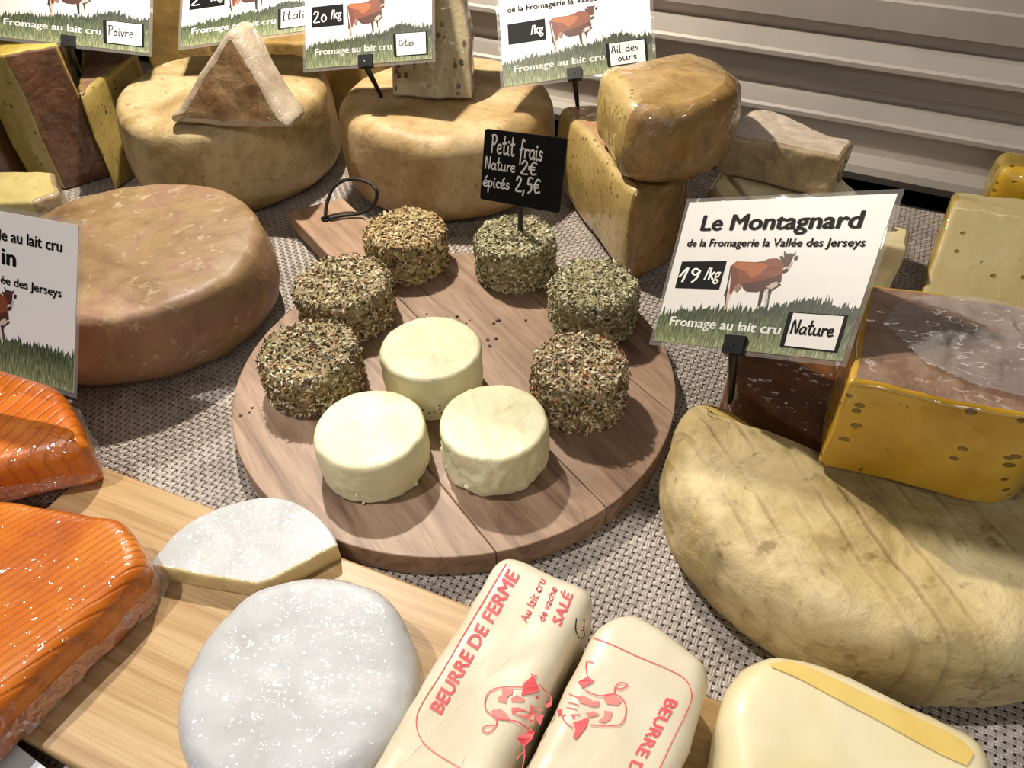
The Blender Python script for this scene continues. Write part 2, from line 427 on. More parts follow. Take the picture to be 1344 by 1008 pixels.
def wood(name, cols, sx, sc, rough=.5, bump=.15, off=0):
    n = N(name); v = n.co(scale=sx)
    f = n.noise(sc, 6, .6, .8, v); c = n.ramp(f, [(.28+.44*i/(len(cols)-1), k) for i, k in enumerate(cols)])
    g = n.noise(sc*5, 4, .65, .3, v)
    c = n.mix(.45, c, n.ramp(g, [(.3, (.55, .5, .46)), (.55, (.95, .94, .93)), (.8, (1, 1, 1))]), 'MULTIPLY')
    st = n.ramp(n.noise(11, 4, .6), [(.45, (1, 1, 1)), (.75, (.72, .66, .62))])
    c = n.mix(.6, c, st, 'MULTIPLY')
    return n.fin(c, rough, n.bump(g, bump, .0006))
mt['board'] = [wood('acacia_plank', ['#5f4838', '#8d705a', '#a78b74', '#806450'], (1, 7, 7), s) for s in (9, 11, 8, 10)]
def bamboo():
    n = N('bamboo'); v = n.co(scale=(1, 26, 26))
    f = n.noise(7, 5, .6, .15, v)
    c = n.ramp(f, [(.3, '#a8865c'), (.45, '#b9996c'), (.6, '#c4a67c'), (.75, '#b28f60')])
    # separate glued strips
    sx = n.n('ShaderNodeSeparateXYZ'); n.l(n.co(), sx.inputs[0])
    strip = n.math('FLOOR', n.math('MULTIPLY', sx.outputs['Y'], 58.0))
    wn = n.n('ShaderNodeTexWhiteNoise', noise_dimensions='1D'); n.l(strip, wn.inputs['W'])
    c = n.mix(.5, c, n.ramp(wn.outputs['Value'], [(0, (.72, .66, .56)), (1, (1, 1, 1))]), 'MULTIPLY')
    lines = n.noise(60, 2, .5, 0, n.co(scale=(.06, 9, 9)))
    c = n.mix(.4, c, n.ramp(lines, [(.36, (.66, .54, .40)), (.46, (1, 1, 1))]), 'MULTIPLY')
    return n.fin(c, .42, n.bump(lines, .12, .0004), spec=.45)
mt['bamboo'] = bamboo()

# ------------------------------------------------------------------ the setting
def strip_along(name, prof, x0, x1, base, ang, mat):
    """profile (n, z) extruded along the case direction; n points to the customer"""
    d = Vector((math.cos(ang), math.sin(ang), 0)); nn = Vector((math.sin(ang), -math.cos(ang), 0))
    V = []
    for x in (x0, x1):
        for a, z in prof: V.append(Vector(base)+d*x+nn*a+Vector((0, 0, z)))
    m = len(prof); F = [(i, i+1, m+i+1, m+i) for i in range(m-1)]
    return mesh_obj(name, V, F, mat, smooth=False)
WALL = math.radians(-28)
wbase = Vector((.43, .662, 0))
# black trough floor of the case and the metal sheet under the mat
v, f = box(0, 0, 0, 2.6, 2.2, .02); o = mesh_obj('floor', v, f, mt['dark'], smooth=False); o.location = (0, .75, -.05); o.rotation_euler.z = AX; tag(o, kind='structure')
# back of the case: louvred aluminium
prof = [(-.02, -.006), (.012, -.006), (.020, -.002), (.023, .006), (.021, .013), (.012, .0165)]
prof += [(.002, .0165), (.002, .044), (.009, .0455), (.011, .047), (.011, .051), (.008, .053), (.004, .065), (-.010, .066), (-.010, .078), (.002, .079),
         (.002, .0965), (.009, .098), (.011, .0995), (.011, .1035), (.008, .1055), (.004, .118), (-.010, .119), (-.010, .131), (.002, .132), (.002, .155), (.0, .157), (-.05, .1575)]
tag(strip_along('wall_back', prof, -1.35, .75, wbase, WALL, mt['steel']), kind='structure')
tag(strip_along('wall_upper', [(-.06, -.05), (-.06, 1.0)], -1.6, 1.0, wbase, WALL, mt['dark']), kind='structure')
# white front ledge at the lower left
dA = Vector((math.cos(AX), math.sin(AX), 0)); nA = Vector((-math.sin(AX), math.cos(AX), 0))
lp, lq = P(-10, 952, .012), P(60, 1008, .012); lang = math.atan2(lq.y-lp.y, lq.x-lp.x)
v, f = box(0, -.04, .004, .9, .08, .016); o = mesh_obj('trim_1', v, f, mt['ledge'], smooth=False); o.location = (lp.x, lp.y, 0); o.rotation_euler.z = lang
tag(o, kind='structure')
# the canopy of the case, unseen above everything, over the added fill strip
ce = Vector((-.25, .30, 0)); ca = math.radians(-24); cd = Vector((math.cos(ca), math.sin(ca), 0)); cn = Vector((-math.sin(ca), math.cos(ca), 0))
V = [ce+cd*-1.2+Vector((0, 0, .62)), ce+cd*1.4+Vector((0, 0, .62)), ce+cd*1.4+cn*1.0+Vector((0, 0, .62)), ce+cd*-1.2+cn*1.0+Vector((0, 0, .62))]
V += [q+Vector((0, 0, .02)) for q in V]
o = mesh_obj('ceiling', V, [(3, 2, 1, 0), (4, 5, 6, 7), (0, 1, 5, 4), (1, 2, 6, 5), (2, 3, 7, 6), (3, 0, 4, 7)], plain('canopy_enamel', '#3c3833', .6), smooth=False); tag(o, kind='structure')

# woven mat: two layers of doubled plastic threads, over and under
def woven_mat():
    pit = .0041; m0 = Vector((.361, .640, 0))
    x0, x1, y0, y1 = -.98, .34, -.82, 0.0
    nx = int((x1-x0)/pit); ny = int((y1-y0)/pit); Vs = []; Fs = []; off = 0
    prof = [(-.35, -1.2), (-.30, .1), (-.20, .8), (-.06, .2), (0, -1.0), (.06, .2), (.20, .8), (.30, .1), (.35, -1.2)]
    pu = np.array([p[0] for p in prof])*pit; ph = np.array([p[1] for p in prof])*.00022; m = len(prof)
    R_ = np.random.default_rng(3)
    def run(count, length, horiz):
        nonlocal off
        n2 = length*4+1; t = np.arange(n2)/4.0
        for i in range(count):
            sgn = 1 if (i % 2 == 0) else -1
            hgt = np.clip(1.5*np.sin(np.pi*(t))*sgn*(1 if horiz else -1), -1, 1)*.00042-.00075
            c = (i+.5)*pit+R_.normal(0, .00008)
            a = np.repeat(t*pit, m); b = np.tile(c+pu, n2); zz = np.repeat(hgt, m)+np.tile(ph, n2)
            if horiz: X = x0+a; Y = y0+b
            else: X = x0+b; Y = y0+a
            Vs.append(np.c_[X, Y, zz])
            idx = np.arange(n2-1)[:, None]*m+np.arange(m-1)[None, :]
            q = np.stack([idx, idx+1, idx+m+1, idx+m], -1).reshape(-1, 4)
            if horiz: q = q[:, ::-1]
            Fs.append(q+off); off += n2*m
    run(ny, nx, True); run(nx, ny, False)
    V = np.concatenate(Vs); Fq = np.concatenate(Fs)
    # only the part of the mat the case shows
    ca, sa = math.cos(AX), math.sin(AX)
    me = bpy.data.meshes.new('mat_weave'); me.vertices.add(len(V)); me.vertices.foreach_set('co', V.astype(np.float32).ravel())
    me.loops.add(len(Fq)*4); me.loops.foreach_set('vertex_index', Fq.astype(np.int32).ravel())
    me.polygons.add(len(Fq)); me.polygons.foreach_set('loop_start', (np.arange(len(Fq))*4).astype(np.int32))
    me.polygons.foreach_set('use_smooth', np.ones(len(Fq), bool)); me.update(calc_edges=True); me.validate()
    n = N('woven_plastic_thread')
    c = n.ramp(n.noise(35, 4, .6), [(.3, '#90857c'), (.5, '#a99e95'), (.7, '#b8ada3')])
    g = n.noise(1, 2, .5, 0, n.co(scale=(420, 420, 420)))
    c = n.mix(.5, c, n.ramp(g, [(.3, (.6, .57, .55)), (.7, (1, 1, 1))]), 'MULTIPLY')
    me.materials.append(n.fin(c, .38, spec=.5))
    root = thing('woven_mat', 'grey beige mat of woven plastic thread lining the whole case', 'mat', (m0.x, m0.y, -.0015), AX)
    o = bpy.data.objects.new('weave', me); COL.objects.link(o); o.parent = root; o.location.z = 0.0004
    v, f = box((x0+x1)/2, (y0+y1)/2, -.001, x1-x0, y1-y0, .0008); mesh_obj('backing', v, f, mt['backing'], root, smooth=False)
    v, f = box((x0+x1)/2, (y0+y1)/2, -.0215, x1-x0, y1-y0, .04); sh = mesh_obj('floor_shelf', v, f, mt['sheet'], smooth=False)
    sh.location = (m0.x, m0.y, -.0015); sh.rotation_euler.z = AX; tag(sh, kind='structure')
woven_mat()

# ------------------------------------------------------------------ round board with its handle and cord
BC = Vector((-.0388, .3906, 0)); GD = Vector((.56, -.83)).normalized(); gang = math.atan2(GD.y, GD.x)
board = thing('round_serving_board', 'round dark wooden board with a handle carrying nine little cheeses', 'serving board', BC, gang)
BT = .017
def clip_disc(r, lo, hi, n=200):
    pts = []
    for i in range(n):
        a = 2*math.pi*i/n; x, y = r*math.cos(a), r*math.sin(a); pts.append(Vector((x, y)))
    # clip by y in [lo, hi] (local y is across the grain)
    def cl(ps, s, lim):
        out = []
        for i in range(len(ps)):
            a, b = ps[i], ps[(i+1) % len(ps)]; ia, ib = s*a.y <= s*lim, s*b.y <= s*lim
            if ia: out.append(a)
            if ia != ib: t = (lim-a.y)/(b.y-a.y); out.append(a.lerp(b, t))
        return out
    q = cl(cl(pts, 1, hi), -1, lo)
    return outline([(p.x, p.y, 0, 'side') for p in q], .004)[0]
cuts = [-.2, -.059, .010, .094, .2]
for i in range(4):
    ps = clip_disc(.150, cuts[i]+.00012, cuts[i+1]-.00012)
    V, F, T = prism((ps, ['side']*len(ps)), 0, BT, .0008, .0008, side=3, cap=3, arc=3)
    mesh_obj('plank', V, F, mt['board'][i], board, smooth=False)
ll = to_local(board, [P(378, 278, BT), P(430, 335, BT), P(481, 304, BT), P(452, 243, BT)])
hx0 = min(p.x for p in ll); ya = sum(p.y for p in (ll[0], ll[1]))/2; yb = yb = ya+(.052 if ll[2].y > ya else -.052)
y0h, y1h = min(ya, yb), max(ya, yb)
hp = outline([(ll[0].x, y0h, .004, 's'), (-.135, y0h, 0, 's'), (-.135, y1h, 0, 's'), (ll[0].x+.004, y1h, .004, 's')])
V, F, T = prism(hp, .0004, BT-.0004, .0015, .0015, side=3, cap=3, arc=3)
hd = mesh_obj('handle', V, F, wood('acacia_handle', ['#7d6049', '#a5866c', '#b99c84'], (1, 7, 7), 9), board, smooth=False)
hole = P(427, 287, BT+.0004)
hl = to_local(board, [hole])[0]
v = [(hl.x+.005*math.cos(a), hl.y+.004*math.sin(a), BT-.0002) for a in [2*math.pi*i/20 for i in range(20)]]+[(hl.x+.005*math.cos(a), hl.y+.004*math.sin(a), BT+.0005) for a in [2*math.pi*i/20 for i in range(20)]]
mesh_obj('hang_hole', v, [tuple(range(20, 40))]+[(i, (i+1) % 20, 20+(i+1) % 20, 20+i) for i in range(20)], mt['ink'], hd)
cordp = [P(427, 287, BT), P(429, 268, .027), P(436, 249, .038), P(448, 238, .044), P(466, 235, .047), P(484, 240, .047), P(494, 250, .044), P(493, 264, .034), P(483, 276, .025), P(468, 281, .020), P(450, 283, .0195), P(432, 287, .019)]
cl_ = smooth_path(to_local(board, cordp), 6); V, F = tube(cl_, .0016, 8)
mesh_obj('hanging_cord', V, F, plain('dark_leather_cord', (.010, .008, .007), .6), board)

# bamboo board
b0 = P(124, 607, .015); bb = thing('bamboo_cutting_board', 'pale bamboo cutting board under the orange blocks, white rounds and butter', 'cutting board', (b0.x, b0.y, 0), math.radians(-24))
V, F, T = prism(outline([(0, 0, .004, 's'), (0, -.141, .004, 's'), (.405, -.141, .004, 's'), (.405, 0, .004, 's')], .01), 0, .015, .002, .002, side=3, cap=3, arc=3, center=(.2, -.07))
mesh_obj('board', V, F, mt['bamboo'], bb)

# ------------------------------------------------------------------ little cheeses on the board
def seeds_mats(cols): return [plain('seed_%s' % c[1:], c, .6) for c in cols]
KIND = {
 'brown': ['#b89b6c', '#cdb483', '#8a6b42', '#4a3520', '#98925f', '#6b3c26', '#dcc89e'],
 'green': ['#a7a27c', '#c6c19f', '#5c5d3e', '#343626', '#dcd6ba', '#7d7a56', '#bab28c'],
 'mixed': ['#ded4b8', '#b3976a', '#33281a', '#5d5c3a', '#c6b088', '#7c3a20', '#4a3a26'],
 'pepper': ['#e2d6bc', '#bfa074', '#39291a', '#6a5c3c', '#cbb490', '#963a22', '#5a3e28']}
KM = {k: seeds_mats(v) for k, v in KIND.items()}
cheese_core = paste('soft_cheese_in_herbs', ['#6a5a38', '#94855c', '#bcb086'], 120, '#2a2414', 600, .2, bump=.5)
def flakes(r, h, kind, seed, count=2400):
    R_ = random.Random(seed); V = []; F = []; MI = []
    lo, hi = (.0009, .0025) if kind != 'brown' else (.0016, .0034)
    for _ in range(count):
        u = R_.random(); sidea = 2*r*h; top = r*r*.95
        if u < sidea/(sidea+top):
            a = R_.uniform(0, 2*math.pi); zz = h*R_.uniform(.02, 1.0)
            e = max(0, (zz-h*.78)/(h*.22)); e2 = max(0, (h*.16-zz)/(h*.16))
            rr = r*(1-.10*e*e-.07*e2*e2)
            p = Vector((rr*math.cos(a), rr*math.sin(a), zz)); nn = Vector((math.cos(a), math.sin(a), .9*e)).normalized()
        else:
            a = R_.uniform(0, 2*math.pi); q = math.sqrt(R_.random())*.95
            p = Vector((r*q*math.cos(a), r*q*math.sin(a), h*(1-.06*q**6))); nn = Vector((0, 0, 1))
        t = nn.cross(Vector((R_.uniform(-1, 1), R_.uniform(-1, 1), R_.uniform(-1, 1)))).normalized(); b = nn.cross(t)
        t = (t+nn*R_.uniform(-.9, .9)).normalized(); nn2 = t.cross(b).normalized()
        L = R_.uniform(lo, hi); w = L*R_.uniform(.3, .62); d = L*R_.uniform(.16, .34)
        c = p+nn*R_.uniform(-.0004, .0012)
        o = len(V); V += [c+t*L, c-t*L, c+b*w, c-b*w, c+nn2*d, c-nn2*d]
        F += [(o, o+2, o+4), (o+2, o+1, o+4), (o+1, o+3, o+4), (o+3, o, o+4), (o+2, o, o+5), (o+1, o+2, o+5), (o+3, o+1, o+5), (o, o+3, o+5)]
        k = R_.choices(range(7), (6.5, 4.5, 3.6, 2.4, 4, 1.5, 3))[0]; MI += [k]*8
    return V, F, MI
def herb_cheese(px, py, wpx, h, kind, label, seed, tilt=(0, 0)):
    c = P(px, py, BT+h/2); depth = c.y*math.cos(PITCH)+(CAMH-c.z)*math.sin(PITCH); r = wpx*depth/1000/2*.965
    t = thing('herb_coated_cheese', label, 'cheese', (c.x, c.y, BT+.0006), seed*.7, 'little cheeses on the round board')
    V, F, T = prism(circle(r-.001, 80), 0, h-.0008, r*.16, r*.10, bulge=.0008, side=5, cap=5)
    V = rough_up(V, [(.0016, 60), (.0008, 180)], seed); zmin = min(v.z for v in V); V = [Vector((v.x, v.y, max(v.z, 0))) for v in V]
    mesh_obj('cheese_body', V, F, cheese_core, t)
    V, F, MI = flakes(r, h, kind, seed); V = [Vector((v.x, v.y, max(v.z, 0))) for v in V]
    V = disp(V, .0014, 60, seed); V = [Vector((v.x, v.y, max(v.z, -.0004))) for v in V]
    tag(mesh_obj('herb_coating', V, F, KM[kind], t, smooth=False, mats_idx=MI), kind='stuff')
    return t, r
herb_cheese(534, 323, 108, .034, 'brown', 'small round cheese rolled in coarse tan and brown seeds, nearest the board handle', 1)
herb_cheese(676, 334, 108, .036, 'green', 'small round cheese coated in pale green dried herbs, pierced by the black slate sign', 2)
herb_cheese(454, 392, 130, .034, 'mixed', 'small round cheese in black and cream seasoning, next to the brown seeded one', 3)
herb_cheese(410, 482, 134, .033, 'mixed', 'small round cheese with a few red flakes, at the left board edge', 4)
herb_cheese(779, 397, 119, .036, 'green', 'small round cheese in grey green herbs at the right board edge', 5)
herb_cheese(760, 502, 129, .037, 'pepper', 'small round cheese crusted with red pepper flakes and seeds, right of the white cheeses', 6)

def fresh_mat():
    n = N('fresh_white_cheese')
    c = n.ramp(n.noise(40, 4, .5), [(.3, '#d8d0a6'), (.55, '#e3ddb9'), (.75, '#e8e3c6')])
    b = n.bump(n.noise(70, 6, .65, 1.2), .5, .002); b = n.bump(n.noise(340, 4, .6), .3, .0005, b)
    return n.fin(c, .48, b, sss=.15)
fresh = fresh_mat()
def white_cheese(px, py, wpx, h, label, seed, rag, specks=0):
    c = P(px, py, BT+h/2); depth = c.y*math.cos(PITCH)+(CAMH-c.z)*math.sin(PITCH); r = wpx*depth/1000/2*.985
    t = thing('fresh_white_cheese', label, 'cheese', (c.x, c.y, BT+.0005), seed*.9, 'little cheeses on the round board')
    V, F, T = prism(circle(r, 120), 0, h, r*.09, r*.05, bulge=.0006, side=12, cap=8)
    o = Vector((seed*3.3, 1.7, seed)); W_ = []
    NV1 = noise.vec(np.array(V)*55+np.array(o)); NV2 = noise.vec(np.array(V)*170+np.array(o))
    for v, n1, n2 in zip(V, NV1, NV2):
        v = Vector(v); side = 1-min(1, max(0, (v.z-h*.75)/(h*.2)))
        v += Vector(n1)*(.0006+.0011*side*rag); v += Vector(n2)*(.0004+.0009*side*rag)
        if v.z > h*.85:      # faint raised mould lines on the face
            for off in (-.35, .3):
                dd = abs(v.x*.8+v.y*.6-off*r); v.z += .0005*math.exp(-(dd/.0012)**2)
        v.z = max(v.z, 0); W_.append(v)
    mesh_obj('cheese_body', W_, F, fresh, t)
    # broken crumbs that hang on the lower rim
    R_ = random.Random(seed); parts = []
    for _ in range(int(4+6*rag)):
        a = R_.uniform(0, 6.28); s = R_.uniform(.0006, .0018); cc = Vector((math.cos(a)*(r+.0005), math.sin(a)*(r+.0005), R_.uniform(.001, h*.35)))
        bmv = bmesh.new(); bmesh.ops.create_icosphere(bmv, subdivisions=2, radius=s)
        vv = [cc+v.co+noise.noise_vector(v.co*500+cc*90)*s*.5 for v in bmv.verts]; ff = [tuple(q.index for q in fc.verts) for fc in bmv.faces]; bmv.free()
        parts.append(([Vector((q.x, q.y, max(q.z, 0))) for q in vv], ff))
    V, F = join(parts); tag(mesh_obj('crumbs', V, F, fresh, t), kind='stuff')
    if specks:
        parts = []
        for _ in range(specks):
            a = R_.uniform(-2.2, -.6)-seed*.9; zz = R_.uniform(.002, h*.5); cc = Vector((math.cos(a)*(r+.0008), math.sin(a)*(r+.0008), zz)); parts.append(box(cc.x, cc.y, cc.z, .0008, .0008, .0006))
        V, F = join(parts); tag(mesh_obj('herb_specks', V, F, KM['brown'][3], t, smooth=False), kind='stuff')
white_cheese(568, 483, 131, .036, 'plain white fresh cheese furthest back of the three, with herb specks on its side', 1, .35, 26)
white_cheese(490, 584, 144, .031, 'smooth plain white fresh cheese nearest the front left of the board', 2, .5)
white_cheese(649, 577, 140, .033, 'plain white fresh cheese with a ragged crumbly side, front right of the three', 3, 1.5)
# fallen seasoning
parts = []; R_ = random.Random(5)
for (px, py) in [(652, 421), (648, 424), (651, 444), (643, 454), (655, 420), (640, 446), (528, 425), (520, 432), (522, 500), (514, 503), (480, 492), (472, 498), (331, 535), (327, 541), (316, 545), (690, 420), (617, 420), (612, 424), (560, 412), (600, 415), (700, 560), (690, 600)]:
    p = P(px, py, BT+.0005); s = R_.uniform(.0005, .0012); parts.append(box(p.x, p.y, BT+s/2, s*2, s*1.5, s))
V, F = join(parts); tag(mesh_obj('seasoning_crumbs', V, F, KM['brown'][3], smooth=False), 'dark crumbs of seasoning scattered on the round wooden board', 'crumbs', kind='stuff')

# ------------------------------------------------------------------ big cheeses
def wheel(name, label, c, r, h, mat, rt, rb, bulge, seed, specs, dome=0., group=None):
    t = thing(name, label, 'cheese', (c[0], c[1], c[2] if len(c) > 2 else 0.0), 0, group)
    V, F, T = prism(circle(r-bulge, 170), 0, h, rt, rb, bulge=bulge, side=9, cap=9, dome=dome)
    V = rough_up(V, specs, seed); V = [Vector((v.x, v.y, max(v.z, 0))) for v in V]
    mesh_obj('rind', V, F, mat, t); return t
r_yel = rind('yellow_rind', ['#8a7448', '#ab9162', '#c6b287', '#b8a173'], 16, .55, .6, spot='#7d6844', spotscale=120)
r_yel2 = rind('ochre_rind', ['#96794c', '#b39564', '#c9b186', '#bfa47a'], 15, .4, .55, spot='#8d7444', spotscale=90)
r_brown = rind('washed_brown_rind', ['#70553a', '#876a46', '#997e58', '#94705a', '#a88f68'], 13, .45, .5, spot='#b5a384', spotscale=110)
wheel('whole_cheese', 'large brown washed-rind wheel lying flat behind the left sign', (-.282, .483), .101, .068, r_brown, .007, .026, .005, 1, [(.005, 9), (.0014, 45)], .003)
w1 = wheel('whole_cheese', 'yellow mottled wheel carrying an upright wrapped wedge on top', (-.270, .728), .103, .088, r_yel, .010, .022, .004, 2, [(.006, 10), (.0016, 45)], .003)
w2 = wheel('whole_cheese', 'ochre wheel in the middle of the back row carrying a speckled slab', (-.055, .70), .102, .088, r_yel2, .014, .024, .006, 3, [(.005, 11), (.0014, 45)], .003)

# big cut wheel at the front right: a wheel with a notch taken out at the back
hc = Vector((.201, .268)); hr = .114
r_half = rind('pale_ridged_rind', ['#9a8452', '#bba570', '#cfbc8e', '#c2ac7c'], 15, .8, .6, spot='#7d6538', spotscale=80, ridges=(math.radians(166), 22))
p_half = paste('pale_yellow_paste', ['#b99a4c', '#cbb068'], 20)
apx = Vector((-.026, -.020))
pts = []
a1, a2 = math.radians(149), math.radians(38)
nn_ = 150
for i in range(nn_+1):
    a = a1+.44+(2*math.pi-(a1-a2)-.88)*i/nn_; pts.append((hr*math.cos(a), hr*math.sin(a), 0, 'rind'))
cor = [(hr*math.cos(a1), hr*math.sin(a1), .034, 'rind')]+[(x, y, 0, 'rind') for x, y, _, _ in pts]
cor.append((hr*math.cos(a2), hr*math.sin(a2), .034, 'cut')); cor.append((apx.x, apx.y, 0, 'cut'))
hw = thing('cut_cheese_wheel', 'large pale ridged wheel with a notch cut out, carrying the yellow block and a sign', 'cheese', (hc.x, hc.y, 0), 0)
V, F, T = prism(outline(cor, .004), 0, .068, .015, .020, bulge=.005, side=8, cap=9, center=(.02, -.045), dome=.003)
V = rough_up(V, [(.006, 10), (.0018, 40), (.0007, 120)], 5); V = [Vector((v.x, v.y, max(v.z, 0))) for v in V]
split(V, F, T, [('rind', ('rind', 'top', 'bottom'), r_half), ('cut_face', ('cut',), p_half)], hw)

def block(name, label, corners, z0, z1, groups, rt=.004, rb=.003, bulge=0., seed=1, specs=((.002, 25), (.0008, 90)), tilt=None, dome=0., group=None, loc=None, rz=0., step=.004, taper=0., shear=None, cat='cheese', side=7, cap=7):
    """corners in world XY: (x, y, radius, tag)"""
    cx = sum(c[0] for c in corners)/len(corners); cy = sum(c[1] for c in corners)/len(corners)
    if loc: cx, cy = loc
    t = thing(name, label, cat, (cx, cy, z0), rz, group, tilt)
    pt = outline([(c[0]-cx, c[1]-cy, max(c[2], rt*1.15, rb*1.15) if c[2] > 0 else 0, c[3]) for c in corners], step)
    V, F, T = prism(pt, 0, z1-z0, rt, rb, bulge, side=side, cap=cap, dome=dome, taper=taper)
    V = rough_up(V, specs, seed); V = [Vector((v.x, v.y, max(v.z, 0))) for v in V]
    if shear: V = [Vector((v.x+shear[0]*v.z, v.y+shear[1]*v.z, v.z)) for v in V]
    ps = split(V, F, T, groups, t)
    return t, ps
def skirt(parent, pts, z, width, seed, mat=None, name='film_wrap', lift=.004):
    """loose edge of cling film around a wrapped block, local coordinates"""
    n = len(pts); V = []; F = []
    A = np.array([(p[0], p[1]) for p in pts]); d = np.roll(A, -1, 0)-np.roll(A, 1, 0); nn = np.c_[d[:, 1], -d[:, 0]]; nn /= np.linalg.norm(nn, axis=1)[:, None]
    rows = 5
    for k in range(rows):
        for i in range(n):
            q = noise.noise(Vector((A[i, 0]*40, A[i, 1]*40, seed))) ; wv = width*(.6+.6*q)
            p = A[i]+nn[i]*wv*k/(rows-1); zz = z+lift*noise.noise(Vector((A[i, 0]*160, A[i, 1]*160, k*.7+seed)))*(k/(rows-1))-z*.55*(k/(rows-1))
            V.append((p[0], p[1], max(zz, .0006)))
    for k in range(rows-1):
        for i in range(n):
            j = (i+1) % n; F.append((k*n+i, k*n+j, (k+1)*n+j, (k+1)*n+i))
    return mesh_obj(name, V, F, mat or mt['film'], parent)

# brown wedge in the notch
r_amber = rind('amber_wrapped_rind', ['#5a3416', '#7a4a20', '#8f5e30'], 18, .3, .5, wrap=True)
block('wrapped_cheese_wedge', 'brown wrapped cheese wedge lying in the notch of the big pale wheel under its sign', [(.176, .262, .003, 'r'), (.200, .36, .006, 'r'), (.150, .372, .012, 'r'), (.132, .345, .006, 'r'), (.131, .318, .003, 'r')], 0, .066, [('rind', ('r', 'top', 'bottom'), r_amber)], seed=4)

# yellow block on the cut wheel
p_gold = paste('golden_paste', ['#b98a10', '#cf9f1c', '#d8b03a'], 24, None, holes=('#7d5a10', 90, .2), wrap=True, bump=.2, film=(45, .35, .0012))
r_pink = rind('wrapped_pink_rind', ['#7a5a44', '#9c7a62', '#b39480', '#a98a70'], 30, .5, .5, wrap=True, film=(60, .9, .002))
zb = .0725
yb_, yps = block('wrapped_cheese_block', 'golden yellow wrapped block with small holes lying on the big pale wheel', [(.153, .253, .003, 'f'), (.232, .2235, .012, 'f'), (.262, .243, .010, 'f'), (.275, .300, .008, 'f'), (.190, .330, .006, 'f')], zb, .131,
    [('paste', ('f', 'bottom'), p_gold), ('rind', ('top',), r_pink)], rt=.003, seed=6, specs=((.002, 20), (.0007, 90)))
# crumpled film on top of it
def crumple(parent, cx, cy, z, sx, sy, h, seed, rot=0, mat=None, res=60):
    V = []; F = []
    for j in range(res+1):
        for i in range(res+1):
            u, v = i/res*2-1, j/res*2-1; x, y = u*sx, v*sy; e = max(0, 1-(u*u+v*v))
            q = noise.fractal(Vector((x*45, y*45, seed)), .9, 2.1, 4); g = abs(noise.noise(Vector((x*70+y*30, y*60, seed+3))))
            zz = z+h*(e**.6)*(.35+.5*q+.7*g); c, s = math.cos(rot), math.sin(rot)
            X = x+.004*noise.noise(Vector((y*80, x*80, seed)))
            V.append((cx+c*X-s*y, cy+s*X+c*y, max(zz, z+.0008)))
    for j in range(res):
        for i in range(res):
            u, v = (i+.5)/res*2-1, (j+.5)/res*2-1
            if u*u+v*v < 1+.25*noise.noise(Vector((u*3, v*3, seed))): a = j*(res+1)+i; F.append((a, a+1, a+res+2, a+res+1))
    return mesh_obj('crumpled_film', V, F, mat or mt['film_heavy'], parent)
loc0 = to_local(yb_, [Vector((.235, .275, .131))])[0]
crumple(yb_, loc0.x, loc0.y, loc0.z+.0005, .052, .036, .008, 5, AX)

# lower and upper cut wheels on the right of the back row
p_herb = paste('herbed_yellow_paste', ['#9c8448', '#b3995c', '#bfa86e'], 20, '#5a5a24', 210, .22, wrap=True, bump=.3)
r_top = rind('wrapped_peach_rind', ['#a37850', '#b68c62', '#c6a27a'], 24, .35, .5, wrap=True, film=(80, .8, .0014))
r_side = rind('wrapped_amber_side', ['#7a5a34', '#9c7840', '#b08d58', '#8a7054'], 26, .45, .45, wrap=True, film=(70, 1.0, .0018))
A0, A1 = P(735, 137, .085), P(833, 250, .085)
dirc = (A1-A0).normalized(); side_n = Vector((-dirc.y, dirc.x, 0));
if side_n.x < 0: side_n = -side_n
mid = (A0+A1)/2; L = (A1-A0).length/2
cor = [(A0.x, A0.y, .004, 'cut'), (A1.x, A1.y, .006, 'side')]
for k in range(1, 24):
    a = math.pi*k/24; p = mid+dirc*(L*math.cos(a))+side_n*(L*.98*math.sin(a)); cor.append((p.x, p.y, 0, 'side'))
block('half_cheese_wheel', 'wrapped half wheel of herbed yellow cheese with its cut face towards the slate sign', cor, 0, .083, [('cut_face', ('cut',), p_herb), ('side_rind', ('side', 'bottom'), r_side), ('top_rind', ('top',), r_top)], rt=.006, rb=.010, bulge=.003, seed=8, specs=((.003, 16), (.001, 70)))
cor = [(.076, .602, .004, 'cut'), (.087, .530, .008, 'side'), (.112, .520, .01, 'side'), (.140, .523, .02, 'side'), (.168, .545, .02, 'side'), (.180, .580, .02, 'side'), (.172, .615, .02, 'side'), (.150, .640, .006, 'cut')]
block('wrapped_cheese_piece', 'rounded film-wrapped piece with amber rind stacked on the herbed half wheel', cor, .0855, .145, [('cut_face', ('cut',), p_herb), ('side_rind', ('side', 'bottom'), r_side), ('top_rind', ('top',), rind('wrapped_gold_top', ['#9f7c46', '#b49158', '#c4a472', '#ad855c'], 22, .4, .45, wrap=True, film=(85, 1.0, .0018)))], rt=.010, rb=.010, bulge=.004, seed=9, specs=((.004, 16), (.0014, 60)), dome=.002)

